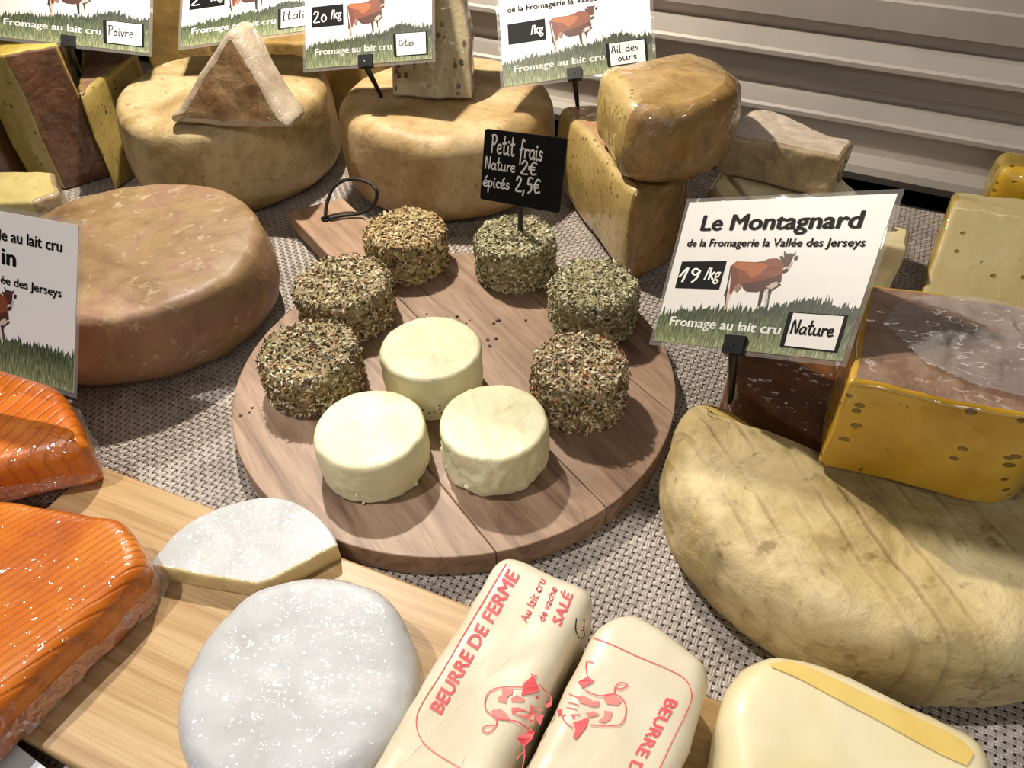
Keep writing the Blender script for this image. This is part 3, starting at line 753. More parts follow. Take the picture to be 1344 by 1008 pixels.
# stack of pale pieces under a crust wedge
p_pale = paste('pale_cream_paste', ['#d4c08c', '#e0d0a0', '#e6d9b0'], 22, bump=.35, wrap=True, film=(60, .5, .0012))
r_grey = rind('wrapped_grey_crust', ['#86715a', '#a58f6c', '#b8a27c', '#96805f'], 34, .6, .5, wrap=True, film=(75, 1.0, .0018))
block('pale_cheese_wedge', 'pale cream wrapped wedge lying under the grey crusted one, behind the large white sign', [(.184, .590, .004, 'p'), (.198, .520, .004, 'p'), (.292, .512, .004, 'p'), (.275, .572, .004, 'r')], 0, .063, [('paste', ('p', 'top', 'bottom'), p_pale), ('crust', ('r',), r_grey)], seed=11)
block('pale_cheese_wedge', 'narrow crusted wedge between the herbed half wheel and the pale cream wedge', [(.164, .562, .003, 'r'), (.173, .508, .003, 'r'), (.194, .519, .003, 'r'), (.180, .588, .003, 'r')], 0, .063, [('crust', ('r', 'bottom'), r_grey), ('paste', ('top',), p_pale)], seed=12)
block('crusted_cheese_wedge', 'grey crusted wedge in pinkish film topmost of the stack before the louvred wall', [(.170, .578, .004, 'r'), (.252, .530, .005, 'r'), (.272, .558, .008, 'r'), (.212, .622, .010, 'r')], .0655, .100, [('crust', ('r', 'bottom'), r_grey), ('paste', ('top',), rind('film_pink_face', ['#c4ac98', '#d6c4b2', '#e0d2c0'], 26, .4, .45, wrap=True, film=(70, 1.0, .002)))], rt=.004, seed=13, specs=((.004, 25), (.001, 80)))
# small pale stick right of the sign
block('small_cheese_piece', 'small pale upright piece between the large sign and the right-hand wedge', [(.262, .505, .003, 'p'), (.300, .483, .003, 'c'), (.312, .510, .003, 'c'), (.274, .531, .003, 'p')], 0, .050, [('paste', ('p', 'top', 'bottom'), p_pale), ('crust', ('c',), r_grey)], seed=14)
# right wedges
p_straw = paste('straw_paste', ['#ae9b62', '#bdab76', '#c6b586'], 16, bump=.3, holes=('#8d7838', 70, .10), wrap=True, film=(40, .4, .0012))
r_straw = rind('straw_rind', ['#8a7020', '#a58a30', '#b89c48'], 24, .4, .45, wrap=True)
block('straw_cheese_wedge', 'large straw yellow wedge standing at the right edge behind the golden block', [(.304, .444, .006, 'p'), (.420, .388, .004, 'p'), (.432, .412, .006, 'r'), (.316, .468, .006, 'r')], 0, .064, [('paste', ('p', 'top', 'bottom'), p_straw), ('rind', ('r',), r_straw)], seed=15, rt=.005, shear=(.62, 1.25), specs=((.003, 20), (.0012, 60)))
block('straw_cheese_wedge', 'dark golden wedge half hidden behind the large straw yellow wedge', [(.412, .585, .008, 'p'), (.500, .535, .004, 'p'), (.520, .575, .006, 'r'), (.432, .622, .010, 'r')], 0, .060, [('paste', ('p', 'bottom'), p_gold), ('rind', ('r', 'top'), r_straw)], seed=16, rt=.01)

# back left group
p_pep = paste('pepper_paste', ['#8a783e', '#a28e4c', '#b39d5c'], 18, '#3a3218', 190, .2, wrap=True, bump=.3)
p_slab = paste('tall_slab_paste', ['#94803a', '#a8924a', '#b59f58'], 16, '#5a4a20', 120, .16, wrap=True, bump=.3)
r_dkb = rind('dark_brown_rind', ['#43281a', '#5e3a24', '#704a30', '#4f3020'], 26, .7, .5, wrap=True, film=(70, .8, .002))
p_brt = paste('bright_yellow_paste', ['#c4a444', '#d2b858', '#d8c270'], 20, wrap=True)
block('tall_cheese_slab', 'tall yellow slab with dark brown rind on its right side standing at the left back', [(-.442, .697, .002, 'rind'), (-.405, .722, .003, 'back'), (-.455, .835, .003, 'back'), (-.520, .815, .003, 'face'), (-.484, .712, .003, 'face')], 0, .130, [('cut_face', ('face', 'back', 'bottom'), p_slab), ('rind', ('rind',), r_dkb), ('top_face', ('top',), p_brt)], seed=17, rt=.002, specs=((.003, 20), (.001, 80)))
block('tall_cheese_slab', 'dark brown rinded slab at the far left edge of the photo', [(-.489, .700, .003, 'r'), (-.491, .745, .003, 'r'), (-.56, .76, .003, 'r'), (-.57, .70, .003, 'r')], 0, .126, [('rind', ('r', 'top', 'bottom'), r_dkb)], seed=18)
block('peppered_cheese_block', 'wrapped peppered yellow block holding the sign reading Poivre', [(-.388, .690, .003, 'p'), (-.372, .80, .006, 'r'), (-.398, .845, .02, 'r'), (-.440, .830, .01, 'r'), (-.400, .715, .003, 'p')], 0, .095, [('paste', ('p', 'bottom', 'r'), p_pep), ('rind', ('top',), rind('wrapped_rose_rind', ['#8a6a52', '#a5846a', '#b89c84'], 30, .5, .45, wrap=True, film=(75, 1.1, .002)))], seed=19, specs=((.003, 22), (.001, 80)))
block('small_cheese_wedge', 'small pale wedge with a speckled end lying between the left sign and the tall slab', [(-.47, .590, .003, 'p'), (-.407, .588, .003, 'c'), (-.392, .607, .004, 'c'), (-.412, .645, .003, 'p'), (-.47, .650, .003, 'p')], 0, .046, [('paste', ('p', 'top', 'bottom'), paste('buff_paste', ['#b3a162', '#c0b074', '#c9bc84'], 20, '#6b5a30', 140, .1)), ('end_rind', ('c',), r_grey)], seed=20)
r_vein = rind('veined_rind', ['#9c7d42', '#b59658', '#c2a76c'], 14, .4, .55, spot='#7a5a30', spotscale=50)
block('veined_cheese_slab', 'upright veined ochre slab between the two back left signs', [(-.395, .868, .004, 'r'), (-.325, .872, .004, 'r'), (-.33, .915, .004, 'r'), (-.40, .91, .004, 'r')], 0, .150, [('rind', ('r', 'top', 'bottom'), r_vein)], seed=21)
block('flat_cheese_piece', 'flat tan cheese lying behind the wheel with the wrapped wedge', [(-.31, .875, .01, 'r'), (-.13, .845, .01, 'r'), (-.11, .925, .01, 'r'), (-.30, .955, .01, 'r')], 0, .080, [('rind', ('r', 'top', 'bottom'), r_vein)], seed=22)

# wedge standing on the first wheel (front face = rind, tilted back)
def upright(name, label, base, ang, lean, prof, thick, groups, seed, rt=.003, specs=((.003, 25), (.001, 90)), group=None):
    """prof: outline in the XZ plane, extruded backwards"""
    t = thing(name, label, 'cheese', base, 0, group, None)
    pt = outline(prof, .003)
    V, F, T = prism(pt, 0, thick, rt, rt, side=6, cap=7)
    V = rough_up(V, specs, seed)
    R1 = Matrix.Rotation(ang, 3, 'Z') @ Matrix.Rotation(math.pi/2, 3, 'X'); bk = Vector((-math.sin(ang), math.cos(ang), 0))*math.tan(lean)
    V = [R1 @ Vector((v.x, v.y, v.z-thick)) for v in V]
    zm = min(v.z for v in V); V = [v-Vector((0, 0, zm))+bk*(v.z-zm) for v in V]
    split(V, F, T, groups, t); return t
bl, br = P(224, 162, .0905), P(388, 172, .0905); bm_ = (bl+br)/2; wl = (br-bl).length
r_rust = rind('rust_wrapped_rind', ['#775636', '#927048', '#a68a62', '#98784e'], 26, .5, .5, wrap=True, film=(80, .6, .0014))
p_film = paste('film_pale_paste', ['#a3907a', '#b5a48e', '#c2b29c'], 30, wrap=True, bump=.4, film=(60, 1.1, .002))
upright('cheese_wedge', 'film-wrapped triangular wedge standing point up on the yellow mottled wheel', (bm_.x, bm_.y-.004, .0900), math.atan2((br-bl).y, (br-bl).x), math.radians(20),
    [(-wl*.52, 0, .007, 'b'), (0, -.0015, .03, 'b'), (wl*.5, 0, .010, 's'), (.007, .073, .012, 's')], .034, [('rind', ('top',), r_rust), ('cut_face', ('s', 'b', 'bottom'), p_film)], 23, rt=.006)
# speckled slab on the second wheel
bl, br = P(513, 131, .091), P(621, 134, .091); bm_ = (bl+br)/2; wl = (br-bl).length
p_truf = paste('truffle_paste', ['#a1926a', '#b0a27a', '#bcae88'], 30, '#5a4630', 170, .32, wrap=True, bump=.3, film=(80, .9, .0016))
upright('cheese_slab', 'film-wrapped pale slab with brown specks standing on the ochre wheel', (bm_.x, bm_.y, .0915), math.atan2((br-bl).y, (br-bl).x), math.radians(22),
    [(-wl*.5, 0, .003, 's'), (wl*.5, 0, .003, 's'), (wl*.42, .060, .02, 's'), (wl*.27, .112, .014, 's'), (-wl*.35, .118, .006, 's')], .024, [('cut_face', ('top',), p_truf), ('edge', ('s', 'bottom'), p_film)], 24)

# ------------------------------------------------------------------ orange blocks, white rounds, butter
def orange_mat(name, ang, sc):
    n = N(name)
    c = n.ramp(n.noise(26, 5, .6, .4), [(.3, '#a84e04'), (.5, '#c26408'), (.7, '#ce7814')])
    w = n.n('ShaderNodeTexWave'); w.wave_type = 'BANDS'; w.bands_direction = 'X'; w.inputs['Scale'].default_value = sc; w.inputs['Distortion'].default_value = .8; w.inputs['Detail'].default_value = 2
    n.l(n.co(rot=(0, 0, ang)), w.inputs['Vector'])
    h = n.ramp(w.outputs['Fac'], [(0, (0, 0, 0)), (.3, (1, 1, 1)), (1, (1, 1, 1))])
    c = n.mix(n.math('MULTIPLY', n.math('SUBTRACT', 1.0, h), .3), c, '#7a3004')
    b = n.bump(h, .35, .0012); b = n.bump(n.noise(120, 4, .6), .35, .0008, b)
    cr = crinkle(n, 125, 1.0)
    return n.fin(c, .42, b, coat=1.0, coat_rough=.09, coat_bump=cr)
om1 = orange_mat('orange_rind_wide', math.radians(20), 40); om2 = orange_mat('orange_rind_close', math.radians(43), 72)
BZ = .0152
def orange(label, corners, z0, z1, mat, seed):
    t, ps = block('orange_cheese_block', label, [(a, b, .012, 'r') for a, b in corners], z0, z1, [('rind', ('r', 'top', 'bottom'), mat)], rt=.009, rb=.006, seed=seed, specs=((.003, 18), (.0012, 60)), group='orange wrapped blocks', dome=.001)
    cx = sum(c[0] for c in corners)/len(corners); cy = sum(c[1] for c in corners)/len(corners)
    pts, _ = outline([(a-cx, b-cy, .014, 'r') for a, b in corners], .0025)
    A = np.array([tuple(p) for p in pts]); ar = .5*np.sum(A[:, 0]*np.roll(A[:, 1], -1)-A[:, 1]*np.roll(A[:, 0], -1))
    if ar < 0: pts = pts[::-1]
    skirt(t, pts, .016, .006, seed); return t
c2 = P(203, 733, .045); ex = Vector((math.cos(math.radians(-28)), math.sin(math.radians(-28)), 0)); c2b = P(140, 668, .05)
orange('orange cheese block in film with close ridges, nearest the lower left corner', [(-.184, .223), (-.208, .253), (-.285, .268), (-.385, .275), (-.40, .16), (-.250, .108)], BZ, .047, om2, 31)
orange('orange cheese block in film under the left sign, furthest back of the two', [(-.246, .301), (-.283, .353), (-.37, .40), (-.41, .31), (-.305, .285)], BZ, .050, om1, 32)

def bloom_mat():
    n = N('white_bloomy_rind_in_film')
    c = n.ramp(n.noise(30, 5, .55, .3), [(.3, '#b0b0b0'), (.5, '#bebfc1'), (.75, '#c6c7cb')])
    y = n.ramp(n.noise(70, 3, .6), [(.66, (0, 0, 0)), (.76, (1, 1, 1))]); c = n.mix(n.math('MULTIPLY', y, .5), c, '#cdb877')
    br = n.n('ShaderNodeTexBrick'); br.inputs['Scale'].default_value = 60; br.inputs['Mortar Size'].default_value = .03
    n.l(n.co(rot=(0, 0, .5)), br.inputs['Vector'])
    b = n.bump(n.noise(90, 5, .6, .6), .4, .0014); b = n.bump(br.outputs['Fac'], -.15, .0008, b)
    return n.fin(c, .5, b, coat=1.0, coat_rough=.09, coat_bump=crinkle(n, 120, 1.0, .0016), sss=.1)
bloom = bloom_mat(); bloom_side = paste('white_bloomy_side', ['#aea793', '#b8b5b0', '#bdbdbf'], 50, bump=.5, wrap=True, film=(120, 1.0, .0016)); p_brie = paste('brie_paste', ['#c4ad74', '#d2be88', '#d8c898'], 40, bump=.4, wrap=True)
L1, L2, L3 = P(231, 905, .047), P(405, 750, .049), P(548, 862, .047)
def circ3(a, b, c):
    ax, ay, bx, by, cx, cy = a.x, a.y, b.x, b.y, c.x, c.y
    d = 2*(ax*(by-cy)+bx*(cy-ay)+cx*(ay-by))
    ux = ((ax*ax+ay*ay)*(by-cy)+(bx*bx+by*by)*(cy-ay)+(cx*cx+cy*cy)*(ay-by))/d
    uy = ((ax*ax+ay*ay)*(cx-bx)+(bx*bx+by*by)*(ax-cx)+(cx*cx+cy*cy)*(bx-ax))/d
    return Vector((ux, uy)), math.hypot(ax-ux, ay-uy)
wc, wr = circ3(L1, L2, L3)
t = thing('soft_cheese_round', 'whole round white bloomy cheese in shiny film on the bamboo board', 'cheese', (wc.x, wc.y, BZ))
V, F, T = prism(circle(wr-.001, 140), 0, .034, .009, .006, bulge=.001, side=6, cap=10, dome=.0005)
V = rough_up(V, [(.0026, 22), (.0009, 90)], 41); V = [Vector((v.x, v.y, max(v.z, 0))) for v in V]
split(V, F, T, [('rind', ('top', 'side', 'bottom'), bloom)], t)
ap = P(328, 782, .0275); lt = P(196, 742, .0275); rt_ = P(442, 716, .0275); tp = P(300, 661, .0275)
sc_, sr = circ3(lt, tp, rt_)
a_l = math.atan2(lt.y-sc_.y, lt.x-sc_.x); a_r = math.atan2(rt_.y-sc_.y, rt_.x-sc_.x)
if a_l < a_r: a_l += 2*math.pi
apx_w = Vector((ap.x+.004, ap.y+.006))
cor = [(lt.x, lt.y, .0, 'cut'), (apx_w.x, apx_w.y, .002, 'cut')]
for k in range(31):
    a = a_r+(a_l-a_r)*k/30; cor.append((sc_.x+sr*math.cos(a), sc_.y+sr*math.sin(a), 0, 'rim'))
cor.pop()
block('cut_soft_cheese', 'cut piece of white bloomy cheese with cream edges behind the whole white round', cor, BZ, .0275, [('top_rind', ('top',), bloom), ('cut_face', ('cut', 'bottom'), p_brie), ('side_rind', ('rim',), bloom)], rt=.0015, rb=.001, seed=42, specs=((.0015, 25), (.0006, 90)), side=4)

def butter_mat(name, cols):
    n = N(name); c = n.ramp(n.noise(16, 4, .5, .4), [(.3+.2*i, k) for i, k in enumerate(cols)])
    b = n.bump(n.noise(50, 4, .6, .8), .35, .0012)
    return n.fin(c, .42, b, coat=.35, coat_rough=.25, sss=.08)
bm = butter_mat('buttery_greaseproof_paper', ['#d0c3a6', '#d8ccb4', '#dcd4c2'])
def butter(name, label, corners, z0, z1, mat, seed, rt=.009, rb=.008, **kw):
    t, ps = block(name, label, corners, z0, z1, [('wrapper', ('r', 'top', 'bottom'), mat)], rt=rt, rb=rb, seed=seed, specs=((.0022, 26), (.0008, 90)), cat='butter', **kw)
    return t, ps[0]
bz1 = .057
def pxc(lst, z, r): return [(P(x, y, z).x, P(x, y, z).y, r, 'r') for x, y in lst]
ux, uy = Vector((math.cos(math.radians(62)), math.sin(math.radians(62)), 0)), Vector((math.cos(math.radians(-28)), math.sin(math.radians(-28)), 0))
k1 = P(652, 742, .050)+ux*.007; k1r = k1+uy*.050
b1, w1m = butter('butter_pack', 'farm butter pack in printed paper reading BEURRE DE FERME, left of the two', [(k1.x, k1.y, .008, 'r'), (k1r.x, k1r.y, .010, 'r'), ((k1r-ux*.13).x, (k1r-ux*.13).y, .01, 'r'), ((k1-ux*.13).x, (k1-ux*.13).y, .01, 'r')], BZ, bz1, bm, 51)
k2 = P(826, 812, .052)+ux*.004; k2r = P(938, 884, .048); tt2 = (k2-k1r).dot(ux); t3 = (k2r-k1r).dot(ux); wv3 = (k2r-k1r).dot(uy)
def kp(a, b): q = k1r+uy*a+ux*b; return (q.x, q.y, .012, 'r')
b2, w2m = butter('butter_pack', 'farm butter pack printed with an upside-down red cow, right of the two', [kp(.0045, tt2-.014), kp(.018, tt2), kp(.030, tt2-.002), kp(wv3, t3), kp(wv3, -.13), kp(.0045, -.13)], BZ, bz1, bm, 52)
bm3 = butter_mat('yellow_paper', ['#d6c48e', '#dccfa8', '#e0d6bc'])
c3 = [P(948, 918, .050), P(1003, 866, .052), P(1290, 982, .048)]
b3, w3m = butter('butter_pack', 'plain pale yellow paper-wrapped butter block at the lower right', [(P(940, 935, .045).x, P(940, 935, .045).y, .012, 'r'), (P(985, 862, .048).x, P(985, 862, .048).y, .012, 'r'), (P(1060, 868, .050).x, P(1060, 868, .050).y, .012, 'r'), (P(1292, 982, .048).x, P(1292, 982, .048).y, .014, 'r'), (.165, .060, .01, 'r'), (.068, .075, .01, 'r')], 0, .060, bm3, 53, rt=.012)

def drape(parent, part, name, polys, mat, lift=.0004):
    """lay flat print, given in photo pixels on the pack's top, onto the paper below it"""
    me = part.data; M_ = mw(parent); bv = BVHTree.FromPolygons([M_ @ v.co for v in me.vertices], [tuple(p.vertices) for p in me.polygons])
    inv = M_.inverted(); V, F = polys; out = []
    for (x, y) in V:
        z = bz1-.002; p = P(x, y, z)
        for _ in range(4):
            h = bv.ray_cast(Vector((p.x, p.y, .3)), Vector((0, 0, -1)))
            if h[0] is None: break
            q = P(x, y, h[0].z); p = q
        zz = h[0].z if h[0] is not None else z
        nn_ = h[1] if h[0] is not None else Vector((0, 0, 1))
        if nn_ is not None and nn_.z < 0: nn_ = -nn_
        out.append(inv @ (Vector((p.x, p.y, zz))+nn_*lift))
    return mesh_obj(name, out, F, mat, part, smooth=False)
def px_text(body, base0, base1, up, bold=.02, serif=False):
    V, F = text2d(body, bold); b0, b1, u = Vector(base0), Vector(base1), Vector(up)
    return [tuple(b0+(b1-b0)*x+u*y) for x, y in V], F
def px_line(pts, w, k=6): return ribbon([Vector((p.x, p.y)) for p in smooth_path([(a, b, 0) for a, b in pts], k)], w)
def dense(poly, n=6):
    out = []
    for i in range(len(poly)):
        a, b = Vector(poly[i]), Vector(poly[(i+1) % len(poly)])
        for k in range(n): out.append(tuple(a.lerp(b, k/n)))
    return out
zA = lambda a, b: (480+a/2.8, 720+b/2.8)
zB = lambda a, b: (600+a/5.6, 860+b/5.6)
drape(b1, w1m, 'printed_name', px_text('BEURRE DE FERME', zA(276, 612), zA(566, 100), (-15.5, -10), .03), mt['red_ink'])
drape(b1, w1m, 'printed_words', join2d([px_text('Au lait cru', zA(592, 276), zA(662, 120), (-10, -6), .012), px_text('de vache', zA(655, 272), zA(705, 150), (-9, -5), .012), px_text('SALÉ', zA(715, 287), zA(762, 172), (-12, -7), .03)]), mt['red_ink'])
drape(b1, w1m, 'printed_frame', px_line([zA(*q) for q in [(516, 58), (440, 185), (360, 320), (280, 455), (205, 575), (186, 635), (200, 695), (245, 745), (350, 810)]], 1.3), mt['red_ink'])
drape(b1, w1m, 'pen_mark', join2d([px_line([zA(*q) for q in [(772, 258), (770, 300), (785, 330), (803, 325), (800, 290)]], 1.4), px_line([zA(*q) for q in [(800, 258), (802, 300), (790, 300)]], 1.2)]), mt['ink'])
cowl = [[(480, 240), (330, 240), (250, 265), (210, 320), (210, 400), (260, 450), (290, 480), (280, 530), (230, 575), (185, 555), (210, 525), (270, 520)], [(290, 470), (380, 480), (440, 490), (500, 530), (550, 560)], [(600, 220), (640, 260), (690, 320), (650, 360)], [(490, 680), (495, 740), (480, 829)], [(440, 770), (460, 740), (480, 720)], [(545, 140), (560, 165), (580, 150)], [(560, 390), (620, 410)], [(560, 430), (610, 440)]]
cows = [[(330, 245), (410, 250), (405, 290), (370, 310), (365, 355), (300, 340), (300, 310), (330, 300)], [(395, 320), (440, 295), (500, 330), (480, 345), (400, 345)], [(250, 410), (320, 395), (370, 440), (390, 480), (320, 480), (260, 440)], [(400, 390), (450, 385), (530, 420), (530, 360), (560, 375), (560, 530), (520, 470), (400, 430)]]
cowd = [[(490, 210), (560, 150), (600, 260), (560, 280), (470, 300), (480, 250)], [(650, 350), (700, 330), (690, 380), (655, 390)], [(430, 605), (540, 550), (570, 570), (550, 620), (490, 680)], [(565, 310), (585, 300), (595, 318), (578, 326)], [(570, 460), (640, 440), (610, 520)]]
drape(b1, w1m, 'printed_cow', join2d([px_line([zB(*q) for q in s], 1.5) for s in cowl]+[poly2d(dense([zB(*q) for q in s], 3)) for s in cowd]), mt['red_ink'], .0006)
drape(b1, w1m, 'printed_cow_patches', join2d([poly2d(dense([zB(*q) for q in s], 3)) for s in cows]), mt['red_pale'], .0005)
drape(b2, w2m, 'printed_name', px_text('BEURRE DE', zA(1106, 548), zA(938, 850), (15.5, 6), .03), mt['red_ink'])
drape(b2, w2m, 'printed_frame', px_line([zA(*q) for q in [(838, 330), (900, 352), (1000, 398), (1100, 440), (1170, 478), (1196, 530), (1185, 585), (1130, 700), (1078, 810)]], 1.3), mt['red_ink'])
cowl = [[(940, 260), (1040, 300), (1160, 290), (1230, 350), (1237, 440), (1200, 510), (1100, 525), (980, 515)], [(1155, 290), (1160, 240), (1200, 205), (1250, 220), (1210, 250), (1165, 245)], [(960, 160), (950, 110), (960, 50), (1005, 60)], [(770, 440), (800, 500), (850, 540)], [(830, 290), (900, 320)], [(820, 350), (890, 370)], [(810, 390), (880, 400)], [(770, 450), (900, 440)]]
cows = [[(1065, 300), (1140, 290), (1210, 340), (1180, 370), (1100, 360)], [(1080, 410), (1140, 420), (1130, 470), (1090, 500), (1035, 490), (1080, 450)], [(880, 310), (930, 300), (1000, 340), (1050, 340), (1040, 380), (990, 380), (900, 350)], [(940, 430), (1000, 415), (1050, 440), (980, 460)]]
cowd = [[(890, 200), (960, 160), (1010, 195), (920, 245)], [(850, 500), (970, 460), (950, 530), (880, 620), (850, 610), (870, 550)], [(742, 410), (772, 400), (772, 440), (748, 450)], [(840, 445), (860, 440), (868, 458), (848, 462)]]
drape(b2, w2m, 'printed_cow', join2d([px_line([zB(*q) for q in s], 1.5) for s in cowl]+[poly2d(dense([zB(*q) for q in s], 3)) for s in cowd]), mt['red_ink'], .0006)
drape(b2, w2m, 'printed_cow_patches', join2d([poly2d(dense([zB(*q) for q in s], 3)) for s in cows]), mt['red_pale'], .0005)

bk_ = smooth_path([(1010, 872, 0), (1050, 873, 0), (1125, 906, 0), (1200, 941, 0), (1255, 968, 0), (1278, 990, 0)], 6)
ft_ = smooth_path([(1012, 877, 0), (1045, 890, 0), (1100, 919, 0), (1170, 956, 0), (1228, 988, 0), (1268, 1006, 0)], 6)
V = []; F = []; nb_ = len(bk_)
for a, b in zip(bk_, ft_):
    for k in range(9): q = a.lerp(b, k/8); V.append((q.x, q.y))
for r_ in range(nb_-1):
    for k in range(8): F.append((r_*9+k, r_*9+k+1, r_*9+k+10, r_*9+k+9))
drape(b3, w3m, 'yellow_band', (V, F), butter_mat('bare_yellow_butter', ['#d2b25c', '#d8bb6a', '#dcc47c']), .0007)
# ------------------------------------------------------------------ signs
COW = {'body': [(0.339, 0.548), (0.36, 0.575), (0.415, 0.573), (0.463, 0.572), (0.5, 0.581), (0.523, 0.596), (0.56, 0.599), (0.583, 0.589), (0.601, 0.565), (0.617, 0.538), (0.609, 0.51), (0.612, 0.472), (0.615, 0.45), (0.595, 0.443), (0.577, 0.414), (0.558, 0.402), (0.539, 0.392), (0.508, 0.376), (0.459, 0.376), (0.438, 0.391), (0.423, 0.416), (0.403, 0.427), (0.39, 0.403), (0.382, 0.356), (0.369, 0.355), (0.36, 0.424), (0.35, 0.482)],
 'belly': [(0.421, 0.428), (0.509, 0.45), (0.556, 0.469), (0.601, 0.493), (0.615, 0.45), (0.577, 0.414), (0.543, 0.394), (0.508, 0.376), (0.459, 0.376), (0.435, 0.394)],
 'back': [(0.349, 0.546), (0.366, 0.569), (0.416, 0.568), (0.465, 0.565), (0.499, 0.567), (0.53, 0.546), (0.506, 0.5), (0.462, 0.464), (0.425, 0.508), (0.371, 0.529)],
 'haunch': [(0.34, 0.54), (0.372, 0.523), (0.39, 0.484), (0.394, 0.426), (0.379, 0.367), (0.361, 0.425)],
 'head': [(0.582, 0.594), (0.594, 0.606), (0.594, 0.63), (0.631, 0.631), (0.635, 0.604), (0.632, 0.571), (0.631, 0.533), (0.62, 0.516), (0.606, 0.526), (0.606, 0.554), (0.592, 0.575)],
 'horn': [(0.593, 0.608), (0.585, 0.644), (0.59, 0.644), (0.598, 0.622)], 'horn2': [(0.627, 0.622), (0.637, 0.631), (0.643, 0.642), (0.643, 0.623), (0.633, 0.612)],
 'ear': [(0.571, 0.613), (0.586, 0.614), (0.594, 0.595), (0.583, 0.589), (0.576, 0.6)], 'ear2': [(0.642, 0.598), (0.65, 0.618), (0.66, 0.612), (0.658, 0.591), (0.648, 0.585)],
 'muzzle': [(0.605, 0.524), (0.61, 0.543), (0.632, 0.545), (0.636, 0.582), (0.642, 0.574), (0.633, 0.525), (0.619, 0.532), (0.611, 0.521)], 'nose': [(0.61, 0.524), (0.628, 0.536), (0.631, 0.516), (0.611, 0.502)],
 'leg': [(0.524, 0.391), (0.547, 0.396), (0.547, 0.356), (0.549, 0.290), (0.536, 0.290)], 'leg2': [(0.549, 0.396), (0.564, 0.397), (0.57, 0.352), (0.576, 0.313), (0.581, 0.302), (0.575, 0.273), (0.561, 0.323)],
 'leg3': [(0.564, 0.397), (0.613, 0.439), (0.62, 0.428), (0.583, 0.387), (0.583, 0.347), (0.581, 0.302), (0.573, 0.358)], 'chest': [(0.552, 0.41), (0.572, 0.436), (0.596, 0.449), (0.605, 0.422), (0.58, 0.398)],
 'hind': [(0.354, 0.401), (0.376, 0.367), (0.394, 0.426), (0.402, 0.421), (0.384, 0.368), (0.377, 0.338), (0.376, 0.25), (0.366, 0.25), (0.358, 0.343)],
 'tail': [(0.333, 0.545), (0.34, 0.545), (0.349, 0.441), (0.356, 0.389), (0.36, 0.343), (0.371, 0.273), (0.367, 0.273), (0.351, 0.342), (0.344, 0.342), (0.346, 0.383), (0.34, 0.464)], 'udder': [(0.39, 0.386), (0.396, 0.418), (0.426, 0.422), (0.42, 0.393), (0.408, 0.366)]}
COWC = [('hind', '#c9a79a'), ('tail', '#241815'), ('leg', '#2a1814'), ('leg3', '#33201a'), ('leg2', '#cbbcb4'), ('body', '#7a3d22'), ('haunch', '#6a3224'), ('back', '#a05a30'), ('belly', '#4a2218'), ('chest', '#bda79b'), ('udder', '#8a6a58'), ('ear', '#2c1814'), ('ear2', '#2c1814'), ('head', '#4a2018'), ('horn', '#241512'), ('horn2', '#241512'), ('muzzle', '#cfc0b6'), ('nose', '#221614')]
cow_mats = [plain('print_'+k, c, .5) for k, c in COWC]
def grass_mat():
    n = N('printed_grass')
    uvn = n.n('ShaderNodeUVMap'); mp = n.n('ShaderNodeMapping'); n.l(uvn.outputs[0], mp.inputs[0]); mp.inputs['Scale'].default_value = (150, 14, 1)
    f = n.noise(1.0, 4, .6, .3, mp.outputs[0])
    sx = n.n('ShaderNodeSeparateXYZ'); n.l(uvn.outputs[0], sx.inputs[0])
    g = n.math('ADD', n.math('MULTIPLY', sx.outputs['Y'], -1.2), f)
    c = n.ramp(g, [(.02, '#1b2018'), (.18, '#2d3626'), (.32, '#505b3c'), (.48, '#78805a'), (.62, '#aeb08e')])
    return n.fin(c, .5)
gm = grass_mat()
def grass_mesh(seed, prof):
    R_ = random.Random(seed); V = []; F = []; n = 260
    def top(u):
        for (a, b), (c, d) in zip(prof, prof[1:]):
            if a <= u <= c: return b+(d-b)*(u-a)/(c-a+1e-9)
        return prof[-1][1]
    for i in range(n+1):
        u = i/n; t = top(u)+R_.uniform(-.03, .012)+(.025 if R_.random() < .2 else 0)
        V += [(u, .0), (u, t*.5), (u, t-.02), (min(max(u+R_.uniform(-.006, .006), 0), 1), t)]
    for i in range(n):
        for k in range(2): F.append((i*4+k, i*4+4+k, i*4+5+k, i*4+1+k))
        if i % 2 == 0: F.append((i*4+2, i*4+6, i*4+3))
        else: F.append((i*4+2, i*4+6, i*4+7))
    return V, F
